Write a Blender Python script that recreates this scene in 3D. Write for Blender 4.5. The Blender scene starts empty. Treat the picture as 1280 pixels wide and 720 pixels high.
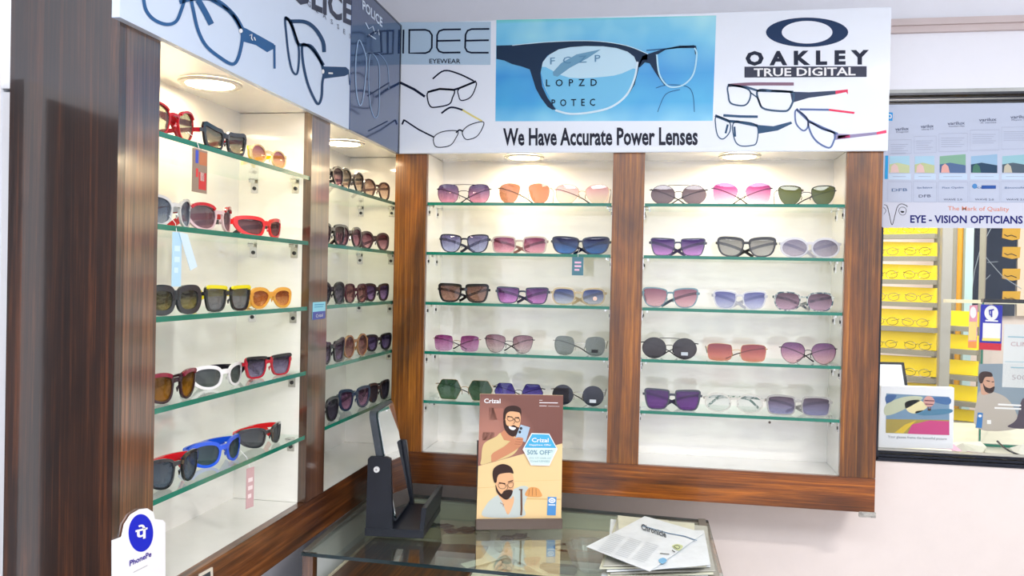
import bpy, bmesh, math, random
from mathutils import Vector, Matrix
random.seed(7)
SC = bpy.context.scene
COL = SC.collection

# ------------------------------------------------------------------ camera
CAM = Vector((0.7458, -2.2901, 1.5)); YAW, PITCH, ROLL, FPX = -0.1747, 0.0102, 0.021, 1052.7
FW = Vector((math.sin(YAW)*math.cos(PITCH), math.cos(YAW)*math.cos(PITCH), -math.sin(PITCH)))
_R = Vector((math.cos(YAW), -math.sin(YAW), 0)); _U = _R.cross(FW)
RT = math.cos(ROLL)*_R + math.sin(ROLL)*_U; UP = -math.sin(ROLL)*_R + math.cos(ROLL)*_U
cd = bpy.data.cameras.new('camera'); cam = bpy.data.objects.new('camera', cd); COL.objects.link(cam)
cd.sensor_width = 36; cd.lens = FPX/1280*36; cd.clip_start = 0.02
cam.matrix_world = Matrix(((RT.x, UP.x, -FW.x, CAM.x), (RT.y, UP.y, -FW.y, CAM.y), (RT.z, UP.z, -FW.z, CAM.z), (0, 0, 0, 1)))
SC.camera = cam
# ------------------------------------------------------------------ world, lights, exposure
w = bpy.data.worlds.new('world'); SC.world = w; w.use_nodes = True
w.node_tree.nodes['Background'].inputs[0].default_value = (0.80, 0.88, 1, 1)
w.node_tree.nodes['Background'].inputs[1].default_value = 0.6
SC.view_settings.view_transform = 'Standard'; SC.view_settings.look = 'None'
SC.view_settings.exposure = 0.55; SC.view_settings.gamma = 1; SC.view_settings.use_curve_mapping = False
def area(name, loc, sx, sy, power, col, rot=(0, 0, 0)):
    l = bpy.data.lights.new(name, 'AREA'); l.shape = 'RECTANGLE'; l.size = sx; l.size_y = sy; l.energy = power; l.color = col
    o = bpy.data.objects.new(name, l); COL.objects.link(o); o.location = loc; o.rotation_euler = rot
    o['kind'] = 'structure'; return o
area('ceiling_lamp', (1.95, -1.95, 2.5), 0.5, 0.12, 29, (1, 0.95, 0.92))
area('ceiling_lamp', (0.9, -2.6, 2.5), 1.6, 0.9, 40, (0.93, 0.96, 1))
area('ceiling_lamp', (2.3, -1.2, 2.5), 0.9, 0.9, 5, (0.93, 0.96, 1))
area('back_room_lamp', (1.9, 1.0, 2.5), 1.0, 0.8, 30, (1, 0.97, 0.9))

# ------------------------------------------------------------------ helpers
def lin(c):
    return tuple((x/12.92 if x <= 0.04045 else ((x+0.055)/1.055)**2.4) for x in c)
def rgb(r, g, b): return lin((r/255, g/255, b/255))
class Plane:
    """a flat board in the place; px() says where on it a point of the photograph lies"""
    def __init__(s, o, n): s.o = Vector(o); s.n = Vector(n).normalized()
    def px(s, u, v, off=0):
        d = FW + RT*((u-640)/FPX) - UP*((v-360)/FPX)
        o = s.o + s.n*off
        return CAM + d*((o-CAM).dot(s.n)/d.dot(s.n))
def PY(y): return Plane((0, y, 0), (0, -1, 0))
def PX(x): return Plane((x, 0, 0), (1, 0, 0))
def PZ(z): return Plane((0, 0, z), (0, 0, 1))
def to_px(p):
    d = p-CAM; z = d.dot(FW); return 640+FPX*d.dot(RT)/z, 360-FPX*d.dot(UP)/z

class MB:
    def __init__(s): s.v = []; s.f = []; s.m = []
    def add(s, vs, fs, m=0):
        b = len(s.v); s.v += [Vector(x) for x in vs]; s.f += [tuple(i+b for i in f) for f in fs]; s.m += [m]*len(fs); return s
    def box(s, x0, x1, y0, y1, z0, z1, m=0, edge_m=None):
        e = m if edge_m is None else edge_m
        vs = [(x, y, z) for z in (z0, z1) for y in (y0, y1) for x in (x0, x1)]
        b = len(s.v); s.v += [Vector(x) for x in vs]
        for f, mm in (((0, 2, 3, 1), m), ((4, 5, 7, 6), m), ((0, 1, 5, 4), e), ((2, 6, 7, 3), e), ((0, 4, 6, 2), e), ((1, 3, 7, 5), e)):
            s.f.append(tuple(i+b for i in f)); s.m.append(mm)
        return s
    def prism(s, poly, vec, m=0):
        """closed polygon of 3D points extruded by vec"""
        n = len(poly); vec = Vector(vec)
        vs = [Vector(p) for p in poly] + [Vector(p)+vec for p in poly]
        fs = [tuple(range(n)), tuple(range(2*n-1, n-1, -1))] + [(i, i+n, (i+1) % n+n, (i+1) % n) for i in range(n)]
        return s.add(vs, fs, m)
    def bar(s, pts, h, t, up=(0, 0, 1), m=0, closed=False):
        """sweep of a rectangle, h along up, t across; h may be a list"""
        pts = [Vector(p) for p in pts]; n = len(pts); up = Vector(up); b = len(s.v)
        for i, p in enumerate(pts):
            a = pts[i-1] if (i > 0 or closed) else p; c = pts[(i+1) % n] if (i < n-1 or closed) else p
            tg = (c-a).normalized(); sd = tg.cross(up)
            if sd.length < 1e-4: sd = tg.cross(Vector((1, 0, 0)))
            sd.normalize(); u2 = sd.cross(tg).normalized()
            hh = h[i] if isinstance(h, (list, tuple)) else h
            for q, r in ((-1, -1), (1, -1), (1, 1), (-1, 1)): s.v.append(p+sd*(q*t/2)+u2*(r*hh/2))
        for i in range(n if closed else n-1):
            j = (i+1) % n
            for k in range(4):
                s.f.append((b+4*i+k, b+4*i+(k+1) % 4, b+4*j+(k+1) % 4, b+4*j+k)); s.m.append(m)
        if not closed:
            s.f.append((b, b+3, b+2, b+1)); s.f.append(tuple(b+4*(n-1)+k for k in range(4))); s.m += [m, m]
        return s
    def tube(s, pts, r, seg=6, m=0, closed=False, up=(0, 0, 1)):
        pts = [Vector(p) for p in pts]; n = len(pts); b = len(s.v)
        for i, p in enumerate(pts):
            a = pts[i-1] if (i > 0 or closed) else p; c = pts[(i+1) % n] if (i < n-1 or closed) else p
            tg = (c-a).normalized(); sd = tg.cross(Vector(up))
            if sd.length < 1e-4: sd = tg.cross(Vector((1, 0, 0.01)))
            sd.normalize(); u2 = sd.cross(tg).normalized(); rr = r[i] if isinstance(r, (list, tuple)) else r
            for k in range(seg):
                an = 2*math.pi*k/seg; s.v.append(p+sd*(rr*math.cos(an))+u2*(rr*math.sin(an)))
        for i in range(n if closed else n-1):
            j = (i+1) % n
            for k in range(seg):
                s.f.append((b+seg*i+k, b+seg*i+(k+1) % seg, b+seg*j+(k+1) % seg, b+seg*j+k)); s.m.append(m)
        if not closed:
            s.f.append(tuple(b+k for k in range(seg))[::-1]); s.f.append(tuple(b+seg*(n-1)+k for k in range(seg))); s.m += [m, m]
        return s
    def lathe(s, prof, c, seg=28, m=0, cap=True):
        c = Vector(c); b = len(s.v); n = len(prof)
        for r, z in prof:
            for k in range(seg):
                a = 2*math.pi*k/seg; s.v.append(c+Vector((r*math.cos(a), r*math.sin(a), z)))
        for i in range(n-1):
            for k in range(seg):
                s.f.append((b+seg*i+k, b+seg*i+(k+1) % seg, b+seg*(i+1)+(k+1) % seg, b+seg*(i+1)+k)); s.m.append(m)
        if cap:
            s.f.append(tuple(b+k for k in range(seg))[::-1]); s.f.append(tuple(b+seg*(n-1)+k for k in range(seg))); s.m += [m, m]
        return s

def build(name, mb, mats, parent=None, smooth=False, local=False, bevel=0):
    """link one mesh object; world coordinates are brought into the frame of the top-level thing"""
    root = parent
    while root is not None and root.parent is not None: root = root.parent
    off = root.location if (root is not None and not local) else Vector((0, 0, 0))
    me = bpy.data.meshes.new(name)
    me.from_pydata([tuple(v-off) for v in mb.v], [], mb.f)
    for m in (mats if isinstance(mats, (list, tuple)) else [mats]): me.materials.append(m)
    me.polygons.foreach_set('material_index', mb.m)
    bm = bmesh.new(); bm.from_mesh(me); bmesh.ops.recalc_face_normals(bm, faces=bm.faces)
    if bevel: bmesh.ops.bevel(bm, geom=bm.edges[:], offset=bevel, segments=2, affect='EDGES', clamp_overlap=True)
    bm.to_mesh(me); bm.free()
    if smooth:
        me.shade_smooth(); me.set_sharp_from_angle(angle=math.radians(45))
    me.update()
    o = bpy.data.objects.new(name, me); COL.objects.link(o)
    if parent is not None: o.parent = parent
    return o
def tag(o, label=None, cat=None, group=None, kind=None):
    if label: o['label'] = label
    if cat: o['category'] = cat
    if group: o['group'] = group
    if kind: o['kind'] = kind
    return o
def thing(name, label, cat, loc=(0, 0, 0), rz=0, group=None):
    o = bpy.data.objects.new(name, None); o.empty_display_size = 0.05; COL.objects.link(o); o.location = loc; o.rotation_euler = (0, 0, rz)
    return tag(o, label, cat, group)
def struct(name, mb, mat, bevel=0): return tag(build(name, mb, mat, bevel=bevel), kind='structure')

# ------------------------------------------------------------------ materials
def mat(name, col, rough=0.5, metal=0, coat=0, spec=0.5, emit=None, es=0):
    m = bpy.data.materials.new(name); m.use_nodes = True; b = m.node_tree.nodes['Principled BSDF']
    b.inputs['Base Color'].default_value = (*col, 1); b.inputs['Roughness'].default_value = rough
    b.inputs['Metallic'].default_value = metal; b.inputs['Coat Weight'].default_value = coat; b.inputs['Coat Roughness'].default_value = 0.08
    b.inputs['Specular IOR Level'].default_value = spec
    if emit: b.inputs['Emission Color'].default_value = (*emit, 1); b.inputs['Emission Strength'].default_value = es
    return m
def nz(m, scale, stretch=(1, 1, 1), detail=4, rough=0.6, coords='Object', dist=0):
    t = m.node_tree; tc = t.nodes.new('ShaderNodeTexCoord'); mp = t.nodes.new('ShaderNodeMapping'); n = t.nodes.new('ShaderNodeTexNoise')
    mp.inputs['Scale'].default_value = stretch; n.inputs['Scale'].default_value = scale; n.inputs['Detail'].default_value = detail
    n.inputs['Roughness'].default_value = rough; n.inputs['Distortion'].default_value = dist
    t.links.new(tc.outputs[coords], mp.inputs[0]); t.links.new(mp.outputs[0], n.inputs[0]); return n
def ramp(m, src, stops):
    t = m.node_tree; r = t.nodes.new('ShaderNodeValToRGB'); t.links.new(src, r.inputs[0]); e = r.color_ramp.elements
    while len(e) < len(stops): e.new(0.5)
    for i, (p, c) in enumerate(stops): e[i].position = p; e[i].color = (*c, 1)
    return r
def mixc(m, fac, a, b, mode='MIX'):
    t = m.node_tree; x = t.nodes.new('ShaderNodeMix'); x.data_type = 'RGBA'; x.blend_type = mode
    for i, q in ((0, fac), (6, a), (7, b)):
        if hasattr(q, 'is_linked') or hasattr(q, 'links'): t.links.new(q, x.inputs[i])
        elif i == 0: x.inputs[0].default_value = q
        else: x.inputs[i].default_value = (*q, 1)
    return x.outputs[2]
def wood(name, dark, mid, light, axis, rough=0.22, coat=0.5, ior=1.5):
    m = mat(name, mid, rough, coat=coat); t = m.node_tree; t.nodes['Principled BSDF'].inputs['Coat IOR'].default_value = ior
    t.nodes['Principled BSDF'].inputs['Coat Roughness'].default_value = 0.12
    def stv(a, b): v = [a, a, a]; v[axis] = b; return v
    n1 = nz(m, 1.0, stv(130, 2.2), 5, 0.7, dist=0.5)
    n2 = nz(m, 1.0, stv(420, 14), 3, 0.7)
    n3 = nz(m, 1.0, stv(9, 2.2), 3, 0.55, dist=0.8)
    r = ramp(m, n1.outputs[0], [(0.30, dark), (0.50, mid), (0.68, light)])
    r2 = ramp(m, n2.outputs[0], [(0.38, (0.55, 0.55, 0.55)), (0.56, (1, 1, 1))])
    c = mixc(m, 0.7, r.outputs[0], r2.outputs[0], 'MULTIPLY')
    r3 = ramp(m, n3.outputs[0], [(0.36, (0.52, 0.46, 0.40)), (0.62, (1.75, 1.6, 1.15))])
    c = mixc(m, 0.85, c, r3.outputs[0], 'MULTIPLY')
    t.links.new(c, t.nodes['Principled BSDF'].inputs['Base Color']); return m
def plaster(name, col, var=0.06, scale=3, rough=0.6, streak=None, coat=0):
    m = mat(name, col, rough, coat=coat); t = m.node_tree
    n = nz(m, scale, streak or (1, 1, 1), 6, 0.7)
    a = tuple(c*(1-var*2) for c in col); r = ramp(m, n.outputs[0], [(0.3, a), (0.55, col), (0.8, tuple(min(1, c*(1+var)) for c in col))])
    t.links.new(r.outputs[0], t.nodes['Principled BSDF'].inputs['Base Color'])
    b = t.nodes.new('ShaderNodeBump'); n2 = nz(m, 60, (1, 1, 1), 3); b.inputs['Strength'].default_value = 0.05
    t.links.new(n2.outputs[0], b.inputs['Height']); t.links.new(b.outputs[0], t.nodes['Principled BSDF'].inputs['Normal']); return m
def thin_glass(name, tint=(0.93, 0.98, 0.96), gloss=0.9, rough=0.01, base=0.04):
    m = bpy.data.materials.new(name); m.use_nodes = True; t = m.node_tree; t.nodes.clear()
    o = t.nodes.new('ShaderNodeOutputMaterial'); mx = t.nodes.new('ShaderNodeMixShader'); tr = t.nodes.new('ShaderNodeBsdfTransparent')
    g = t.nodes.new('ShaderNodeBsdfGlossy'); lw = t.nodes.new('ShaderNodeLayerWeight'); ma = t.nodes.new('ShaderNodeMath')
    lw.inputs[0].default_value = 0.5; ma.operation = 'MULTIPLY_ADD'; ma.inputs[1].default_value = gloss; ma.inputs[2].default_value = base
    pw = t.nodes.new('ShaderNodeMath'); pw.operation = 'POWER'; pw.inputs[1].default_value = 3
    t.links.new(lw.outputs['Facing'], pw.inputs[0]); t.links.new(pw.outputs[0], ma.inputs[0])
    tr.inputs[0].default_value = (*tint, 1); g.inputs[0].default_value = (1, 1, 1, 1); g.inputs[1].default_value = rough
    t.links.new(ma.outputs[0], mx.inputs[0]); t.links.new(tr.outputs[0], mx.inputs[1]); t.links.new(g.outputs[0], mx.inputs[2]); t.links.new(mx.outputs[0], o.inputs[0])
    return m
_lens = {}
def lens_mat(top, bot, dens=0.3, refl=0.08):
    key = (top, bot, dens, refl)
    if key in _lens: return _lens[key]
    m = bpy.data.materials.new('lens_tint'); m.use_nodes = True; t = m.node_tree; t.nodes.clear()
    o = t.nodes.new('ShaderNodeOutputMaterial'); tc = t.nodes.new('ShaderNodeTexCoord'); sp = t.nodes.new('ShaderNodeSeparateXYZ')
    t.links.new(tc.outputs['Generated'], sp.inputs[0])
    a, b = rgb(*top), rgb(*bot)
    class Q: node_tree = t
    r1 = ramp(Q, sp.outputs[2], [(0.1, b), (0.9, a)])
    r2 = ramp(Q, sp.outputs[2], [(0.1, tuple(math.sqrt(x) for x in b)), (0.9, tuple(math.sqrt(x) for x in a))])
    tr = t.nodes.new('ShaderNodeBsdfTransparent'); t.links.new(r2.outputs[0], tr.inputs[0])
    df = t.nodes.new('ShaderNodeBsdfDiffuse'); t.links.new(r1.outputs[0], df.inputs[0])
    g = t.nodes.new('ShaderNodeBsdfGlossy'); g.inputs[1].default_value = 0.02
    m1 = t.nodes.new('ShaderNodeMixShader'); m1.inputs[0].default_value = dens; t.links.new(tr.outputs[0], m1.inputs[1]); t.links.new(df.outputs[0], m1.inputs[2])
    m2 = t.nodes.new('ShaderNodeMixShader'); m2.inputs[0].default_value = refl; t.links.new(m1.outputs[0], m2.inputs[1]); t.links.new(g.outputs[0], m2.inputs[2])
    t.links.new(m2.outputs[0], o.inputs[0]); _lens[key] = m; return m

M = {}
M['wall'] = plaster('wall_paint', (0.80, 0.72, 0.68), 0.03, 2.5)
M['wall_blue'] = plaster('upper_wall_paint', (0.80, 0.83, 0.90), 0.03, 2.5)
M['ceil'] = plaster('ceiling_paint', (0.80, 0.84, 0.90), 0.02, 2)
M['floor'] = plaster('floor_tile', (0.35, 0.30, 0.26), 0.08, 5, 0.3)
M['dark_wood_up'] = wood('dark_wood_upright_grain', rgb(46, 26, 16), rgb(84, 52, 34), rgb(116, 78, 52), 2, 0.3, 1.0, 2.0)
M['end_wood'] = wood('dark_end_panel_wood', rgb(22, 10, 6), rgb(46, 24, 14), rgb(88, 50, 28), 2, 0.3, 1.0, 1.7)
M['wood_up'] = wood('warm_wood_upright_grain', rgb(86, 46, 14), rgb(122, 72, 22), rgb(162, 106, 34), 2, 0.3, 0.5, 1.5)
M['wood_x'] = wood('warm_wood_long_grain', rgb(78, 36, 10), rgb(118, 64, 18), rgb(156, 92, 28), 0, 0.3, 0.4, 1.5)
M['wood_y'] = wood('dark_wood_long_grain', rgb(44, 20, 8), rgb(88, 50, 26), rgb(124, 78, 44), 1, 0.3, 0.5, 1.5)
M['white_lam'] = plaster('white_laminate', (0.91, 0.88, 0.81), 0.035, 2.6, 0.14, (1, 1, 4), coat=1.0); M['white_lam'].node_tree.nodes['Principled BSDF'].inputs['Coat Roughness'].default_value = 0.03; M['white_lam'].node_tree.nodes['Principled BSDF'].inputs['Coat IOR'].default_value = 1.9
M['shelf_glass'] = thin_glass('shelf_glass', (0.94, 0.985, 0.96), 0.5)
M['glass_edge'] = mat('green_glass_edge', rgb(8, 116, 94), 0.15, coat=0.5)
M['glass_edge_dark'] = mat('dark_glass_edge', rgb(12, 40, 46), 0.12, coat=0.5)
M['top_glass'] = thin_glass('counter_glass', (0.90, 0.95, 0.92), 0.7, 0.005, 0.05)
M['pane'] = thin_glass('window_glass', (0.97, 0.98, 0.98), 0.35, 0.01, 0.02)
M['chrome'] = mat('chrome', (0.75, 0.74, 0.7), 0.2, 1)
M['black_wood'] = plaster('black_painted_wood', rgb(26, 30, 40), 0.12, 8, 0.35)
M['brown_plastic'] = mat('brown_plastic_tray', rgb(100, 84, 76), 0.4)
M['banner'] = mat('banner_vinyl', rgb(230, 236, 246), 0.4, coat=0.12)
M['banner_left'] = mat('left_banner_vinyl', rgb(206, 220, 240), 0.4, coat=0.12)
M['mirror'] = mat('mirror_silver', (0.9, 0.9, 0.88), 0.02, 1)
M['ink'] = mat('dark_strokes', rgb(12, 24, 50), 0.5, spec=0.15)
M['black'] = mat('black_gloss', rgb(14, 14, 18), 0.2, coat=0.4)
M['alu_black'] = mat('black_aluminium', rgb(26, 30, 42), 0.3, 0.3)
M['alu'] = mat('aluminium', rgb(180, 178, 170), 0.35, 0.6)
M['white'] = mat('white_card', rgb(238, 238, 240), 0.5)
_flat = {}
def C(r, g, b, rough=0.45):
    k = (r, g, b, rough)
    if k not in _flat: _flat[k] = mat('print_%d_%d_%d' % (r, g, b), rgb(r, g, b), rough, spec=0.2)
    return _flat[k]

# ------------------------------------------------------------------ flat print helpers
def smooth2(pts, closed=True, k=6):
    n = len(pts); out = []
    rng = range(n) if closed else range(n-1)
    for i in rng:
        p0 = pts[(i-1) % n] if closed or i > 0 else pts[i]; p1 = pts[i]; p2 = pts[(i+1) % n]
        p3 = pts[(i+2) % n] if closed or i+2 < n else pts[(i+1) % n]
        for j in range(k):
            t = j/k
            out.append(tuple(0.5*((2*b)+(-a+c)*t+(2*a-5*b+4*c-d)*t*t+(-a+3*b-3*c+d)*t**3) for a, b, c, d in zip(p0, p1, p2, p3)))
    if not closed: out.append(tuple(pts[-1]))
    return out
class Print:
    """ink on a flat board: outlines and fills given where the photograph shows them, laid onto the board's own plane"""
    def __init__(s, plane, root, o=(0, 0), k=1.0): s.p = plane; s.r = root; s.o = o; s.k = k; s.n = 0
    def q(s, p): return (s.o[0]+p[0]/s.k, s.o[1]+p[1]/s.k)
    def fill(s, pts, mt, name='print', curve=False, lift=1, parent=None):
        pts = [s.q(p) for p in pts]
        if curve: pts = smooth2(pts, True, 4)
        mb = MB(); P = [s.p.px(*p, off=0.0004*lift) for p in pts]
        mb.prism(P, s.p.n*-0.0003); return build(name, mb, mt, parent or s.r)
    def lines(s, strokes, mt, name='print', lift=2, parent=None):
        """strokes: (points, width, closed, curve)"""
        mb = MB()
        for pts, wd, closed, curve in strokes:
            pts = [s.q(p) for p in pts]; wd = wd/s.k
            if curve: pts = smooth2(pts, closed, 5)
            n = len(pts); L = []; Rr = []
            for i in range(n):
                a = pts[i-1] if (i > 0 or closed) else pts[i]; c = pts[(i+1) % n] if (i < n-1 or closed) else pts[i]
                dx, dy = c[0]-a[0], c[1]-a[1]; l = math.hypot(dx, dy) or 1; nx, ny = -dy/l*wd/2, dx/l*wd/2
                L.append(s.p.px(pts[i][0]+nx, pts[i][1]+ny, 0.0004*lift)); Rr.append(s.p.px(pts[i][0]-nx, pts[i][1]-ny, 0.0004*lift))
            m = n if closed else n-1
            mb.add(L+Rr, [(i, (i+1) % n, (i+1) % n+n, i+n) for i in range(m)])
        return build(name, mb, mt, parent or s.r)
    def text(s, txt, a, b, cap, mt, name='lettering', bold=0.0, space=1.0, lift=2, shear=0.0, parent=None):
        a, b = s.q(a), s.q(b); cap = cap/s.k
        vs, fs, x0, x1 = glyphs(txt, bold, space, shear)
        A = s.p.px(*a, off=0.0004*lift); B = s.p.px(*b, off=0.0004*lift); T = s.p.px(a[0], a[1]-cap, off=0.0004*lift)
        ex = (B-A)/(x1-x0); ey = (T-A)/CAPH
        mb = MB(); mb.add([A+ex*(x-x0)+ey*y for x, y in vs], fs); return build(name, mb, mt, parent or s.r)
CAPH = 0.7
def glyphs(txt, bold, space, shear):
    cu = bpy.data.curves.new('t', 'FONT'); cu.body = txt; cu.size = 1; cu.offset = bold; cu.space_character = space; cu.shear = shear; cu.resolution_u = 2
    o = bpy.data.objects.new('t', cu); COL.objects.link(o)
    dg = bpy.context.evaluated_depsgraph_get(); me = bpy.data.meshes.new_from_object(o.evaluated_get(dg))
    vs = [(v.co.x, v.co.y) for v in me.vertices]; fs = [tuple(p.vertices) for p in me.polygons]
    bpy.data.objects.remove(o); bpy.data.curves.remove(cu); bpy.data.meshes.remove(me)
    return vs, fs, min(v[0] for v in vs), max(v[0] for v in vs)
_v = glyphs('H', 0, 1, 0)[0]; CAPH = max(v[1] for v in _v)

# ================================================================== THE SETTING
XL, YB, HC = -0.185, 0.19, 2.6
XR, YF = 3.3, -3.7
WX0, WX1, WZ0, WZ1 = 1.33, 2.45, 1.022, 2.036
mb = MB().box(XL-0.1, WX0, YB, YB+0.1, 0, 2.2).box(WX0, WX1, YB, YB+0.1, 0, WZ0).box(WX0, WX1, YB, YB+0.1, WZ1, 2.2).box(WX1, XR+0.1, YB, YB+0.1, 0, 2.2)
wb = struct('wall_back', MB().box(XL-0.1, WX0, YB, YB+0.1, 0, 2.2).box(WX0, WX1, YB, YB+0.1, 0, WZ0).box(WX1, XR+0.1, YB, YB+0.1, 0, 2.2), M['wall'])
build('upper_band', MB().box(WX0, WX1, YB, YB+0.1, WZ1, 2.2).box(XL, XR, YB+0.002, YB+0.1, 2.2, HC), plaster('lightened_upper_band_paint', (0.88, 0.89, 0.95), 0.02, 2.5), wb)  # band colour lightened to make up for weak light high on the wall
struct('trim_1', MB().box(XL, XR, YB-0.012, YB, 2.200, 2.218).box(XL, XR, YB-0.02, YB, 2.218, 2.236), plaster('cornice_paint', (0.66, 0.56, 0.55), 0.03))
struct('wall_left', MB().box(XL-0.1, XL, YF, YB, 0, HC), M['wall_blue'])
struct('wall_right', MB().box(XR, XR+0.1, YF, YB, 0, HC), M['wall_blue'])
struct('wall_front', MB().box(XL-0.1, XR+0.1, YF-0.1, YF, 0, HC), M['wall_blue'])
struct('ceiling', MB().box(XL-0.1, XR+0.1, YF-0.1, 2.9, HC, HC+0.1), M['ceil'])
struct('floor', MB().box(XL-0.1, XR+0.1, YF-0.1, 2.9, -0.1, 0), M['floor'])
d1 = struct('door_1', MB().box(XL, XL+0.012, -2.2, -1.30, 0, 1.757), M['end_wood'])
build('door_handle', MB().box(XL+0.012, XL+0.04, -2.12, -2.10, 0.95, 1.1), M['chrome'], d1)
struct('trim_3', MB().box(XL, -0.172, -1.2324, -1.2190, 1.757, HC).box(XL, -0.172, -1.2304, -1.2190, 0, 1.752), M['white'])
struct('trim_2', MB().box(XL, XL+0.018, -2.23, -1.255, 1.757, 1.775).box(XL, XL+0.018, -1.30, -1.255, 0, 1.757), M['white'])
# back room beyond the window
struct('wall_back_room_rear', MB().box(0.8, 3.4, 2.222, 2.32, 0, HC), M['wall'])
struct('wall_back_room_left', MB().box(0.8, 0.9, YB+0.1, 2.222, 0, HC), M['wall'])
struct('wall_back_room_right', MB().box(3.3, 3.4, YB+0.1, 2.222, 0, HC), M['wall'])
# the sliding window in the back wall
win = struct('window_1', MB().box(WX0, WX1, YB-0.004, YB+0.05, WZ0-0.004, WZ0+0.006).box(WX0, WX1, YB-0.004, YB+0.05, WZ1-0.006, WZ1)
             .box(WX0, WX0+0.02, YB-0.004, YB+0.05, WZ0, WZ1).box(WX1-0.02, WX1, YB-0.004, YB+0.05, WZ0, WZ1), M['alu_black'])
for k, (a, b) in enumerate(((WZ0+0.008, WZ0+0.014), (WZ0+0.017, WZ0+0.022), (WZ1-0.014, WZ1-0.009), (WZ1-0.022, WZ1-0.018), (WZ1-0.031, WZ1-0.025))):
    build('track', MB().box(WX0, WX1, YB+0.002+0.006*(k % 3), YB+0.045, a, b), M['alu_black'], win)
build('track_lip', MB().box(WX0, WX1, YB+0.008, YB+0.04, WZ0+0.0235, WZ0+0.026).box(WX0, WX1, YB+0.008, YB+0.04, WZ1-0.017, WZ1-0.0155), M['alu'], win)
build('pane', MB().box(WX0+0.02, WX1-0.02, YB+0.03, YB+0.034, WZ0+0.026, WZ1-0.03), M['pane'], win)
build('mastic', MB().box(WX0, WX1, YB-0.003, YB, WZ1, WZ1+0.01), plaster('dusty_mastic', (0.5, 0.52, 0.5), 0.1, 20), win)

# ================================================================== CABINETS
ZB, ZR, ZL, D = 1.849, 1.0077, 0.919, 0.1757
S = [1.7123, 1.5728, 1.4322, 1.2931, 1.1543]
X0, X1, X2, X3, W = 0.0917, 0.6118, 0.6967, 1.2123, 1.30
Y1, Y2, Y3, Y4, DL, YQ = -0.4788, -0.5788, -1.1368, -1.2334, 0.1674, 0.0823
cb = thing('display_cabinet', 'two-bay wooden wall cabinet of sunglasses under the long white banner, back wall', 'cabinet', (0.65, 0.09, ZL), group=None)
for a, b in ((0, X0), (X1, X2), (X3, W)):
    build('pillar', MB().box(a, b, 0, 0.018, ZR, ZB+0.002), M['wood_up'], cb, bevel=0.0008)
build('rail', MB().box(0, W, 0, 0.018, ZL, ZR-0.0006), M['wood_x'], cb, bevel=0.0008)
for a, b in ((X0-0.012, X0), (X1, X1+0.012), (X2-0.012, X2), (X3, X3+0.012)):
    build('side_panel', MB().box(a, b, 0.018, D, ZR, ZB), M['white_lam'], cb)
for a, b in ((X0-0.012, X1+0.012), (X2-0.012, X3+0.012)):
    build('back_panel', MB().box(a, b, D, D+0.01, ZR-0.01, ZB+0.01), M['white_lam'], cb)
    build('bay_floor', MB().box(a, b, 0.018, D, ZR-0.012, ZR-0.0005), M['white_lam'], cb)
    build('bay_ceiling', MB().box(a, b, 0.0, D, ZB+0.001, ZB+0.012), M['white_lam'], cb)
build('bottom_board', MB().box(0, W, 0.018, D+0.01, ZL+0.004, ZL+0.016), plaster('plywood', (0.62, 0.5, 0.36), 0.05), cb)
build('end_panel', MB().box(W-0.014, W, 0.018, D+0.01, ZL, ZB), M['wood_up'], cb)
build('head_box', MB().box(0.01, W, 0.0, D, ZB+0.012, 2.19), M['white'], cb)
build('corner_clip', MB().box(1.262, 1.303, -0.004, 0.004, ZL-0.012, ZL+0.002).box(1.27, 1.296, -0.006, -0.004, ZL-0.008, ZL-0.001), plaster('dirty_plastic', (0.5, 0.48, 0.44), 0.3, 80), cb, bevel=0.001)
for x, z in ((0.244, 1.093), (1.057, 1.112), (1.13, 1.766)):
    build('screw', MB().tube([(x, D-0.003, z), (x, D+0.001, z)], 0.0035, 10), M['brown_plastic'], cb)

cl = thing('display_cabinet', 'dark brown wall cabinet on the left wall, its two bays seen at a slant', 'cabinet', (-0.09, -0.6, ZL))
build('end_panel', MB().box(-0.1715, 0.0, Y4, Y4+0.016, ZL, HC), M['end_wood'], cl)
build('pillar', MB().box(-0.018, 0, Y4+0.0165, Y3, ZR, ZB+0.002), M['dark_wood_up'], cl)
build('pillar', MB().box(-0.018, 0, Y2, Y1, ZR, ZB+0.002), M['dark_wood_up'], cl)
build('rail', MB().box(-0.018, 0, Y4+0.0165, -0.0005, ZL, ZR-0.0006), M['wood_y'], cl)
for a, b in ((Y3-0.08, Y3-0.068), (Y2, Y2+0.012), (Y1-0.012, Y1), (YQ, YQ+0.012)):
    build('side_panel', MB().box(-DL, -0.018 if b < 0 else -0.002, a, b, ZR, ZB), M['white_lam'], cl)
for a, b in ((Y3-0.068, Y2+0.012), (Y1-0.012, YQ+0.012)):
    build('back_panel', MB().box(-DL-0.01, -DL, a, b, ZR-0.01, ZB+0.01), M['white_lam'], cl)
    build('bay_floor', MB().box(-DL, -0.018 if b < 0 else -0.002, a, b, ZR-0.012, ZR-0.0005), M['white_lam'], cl)
    build('bay_ceiling', MB().box(-DL, -0.0005, a, b, ZB+0.001, ZB+0.012), M['white_lam'], cl)
build('bottom_board', MB().box(-DL, -0.019, Y4+0.017, -0.001, ZL+0.004, ZL+0.016), plaster('plywood_left', (0.62, 0.5, 0.36), 0.05), cl)
build('head_box', MB().box(-DL, -0.0005, Y4+0.017, -0.001, ZB+0.012, 2.19), M['white'], cl)

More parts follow.
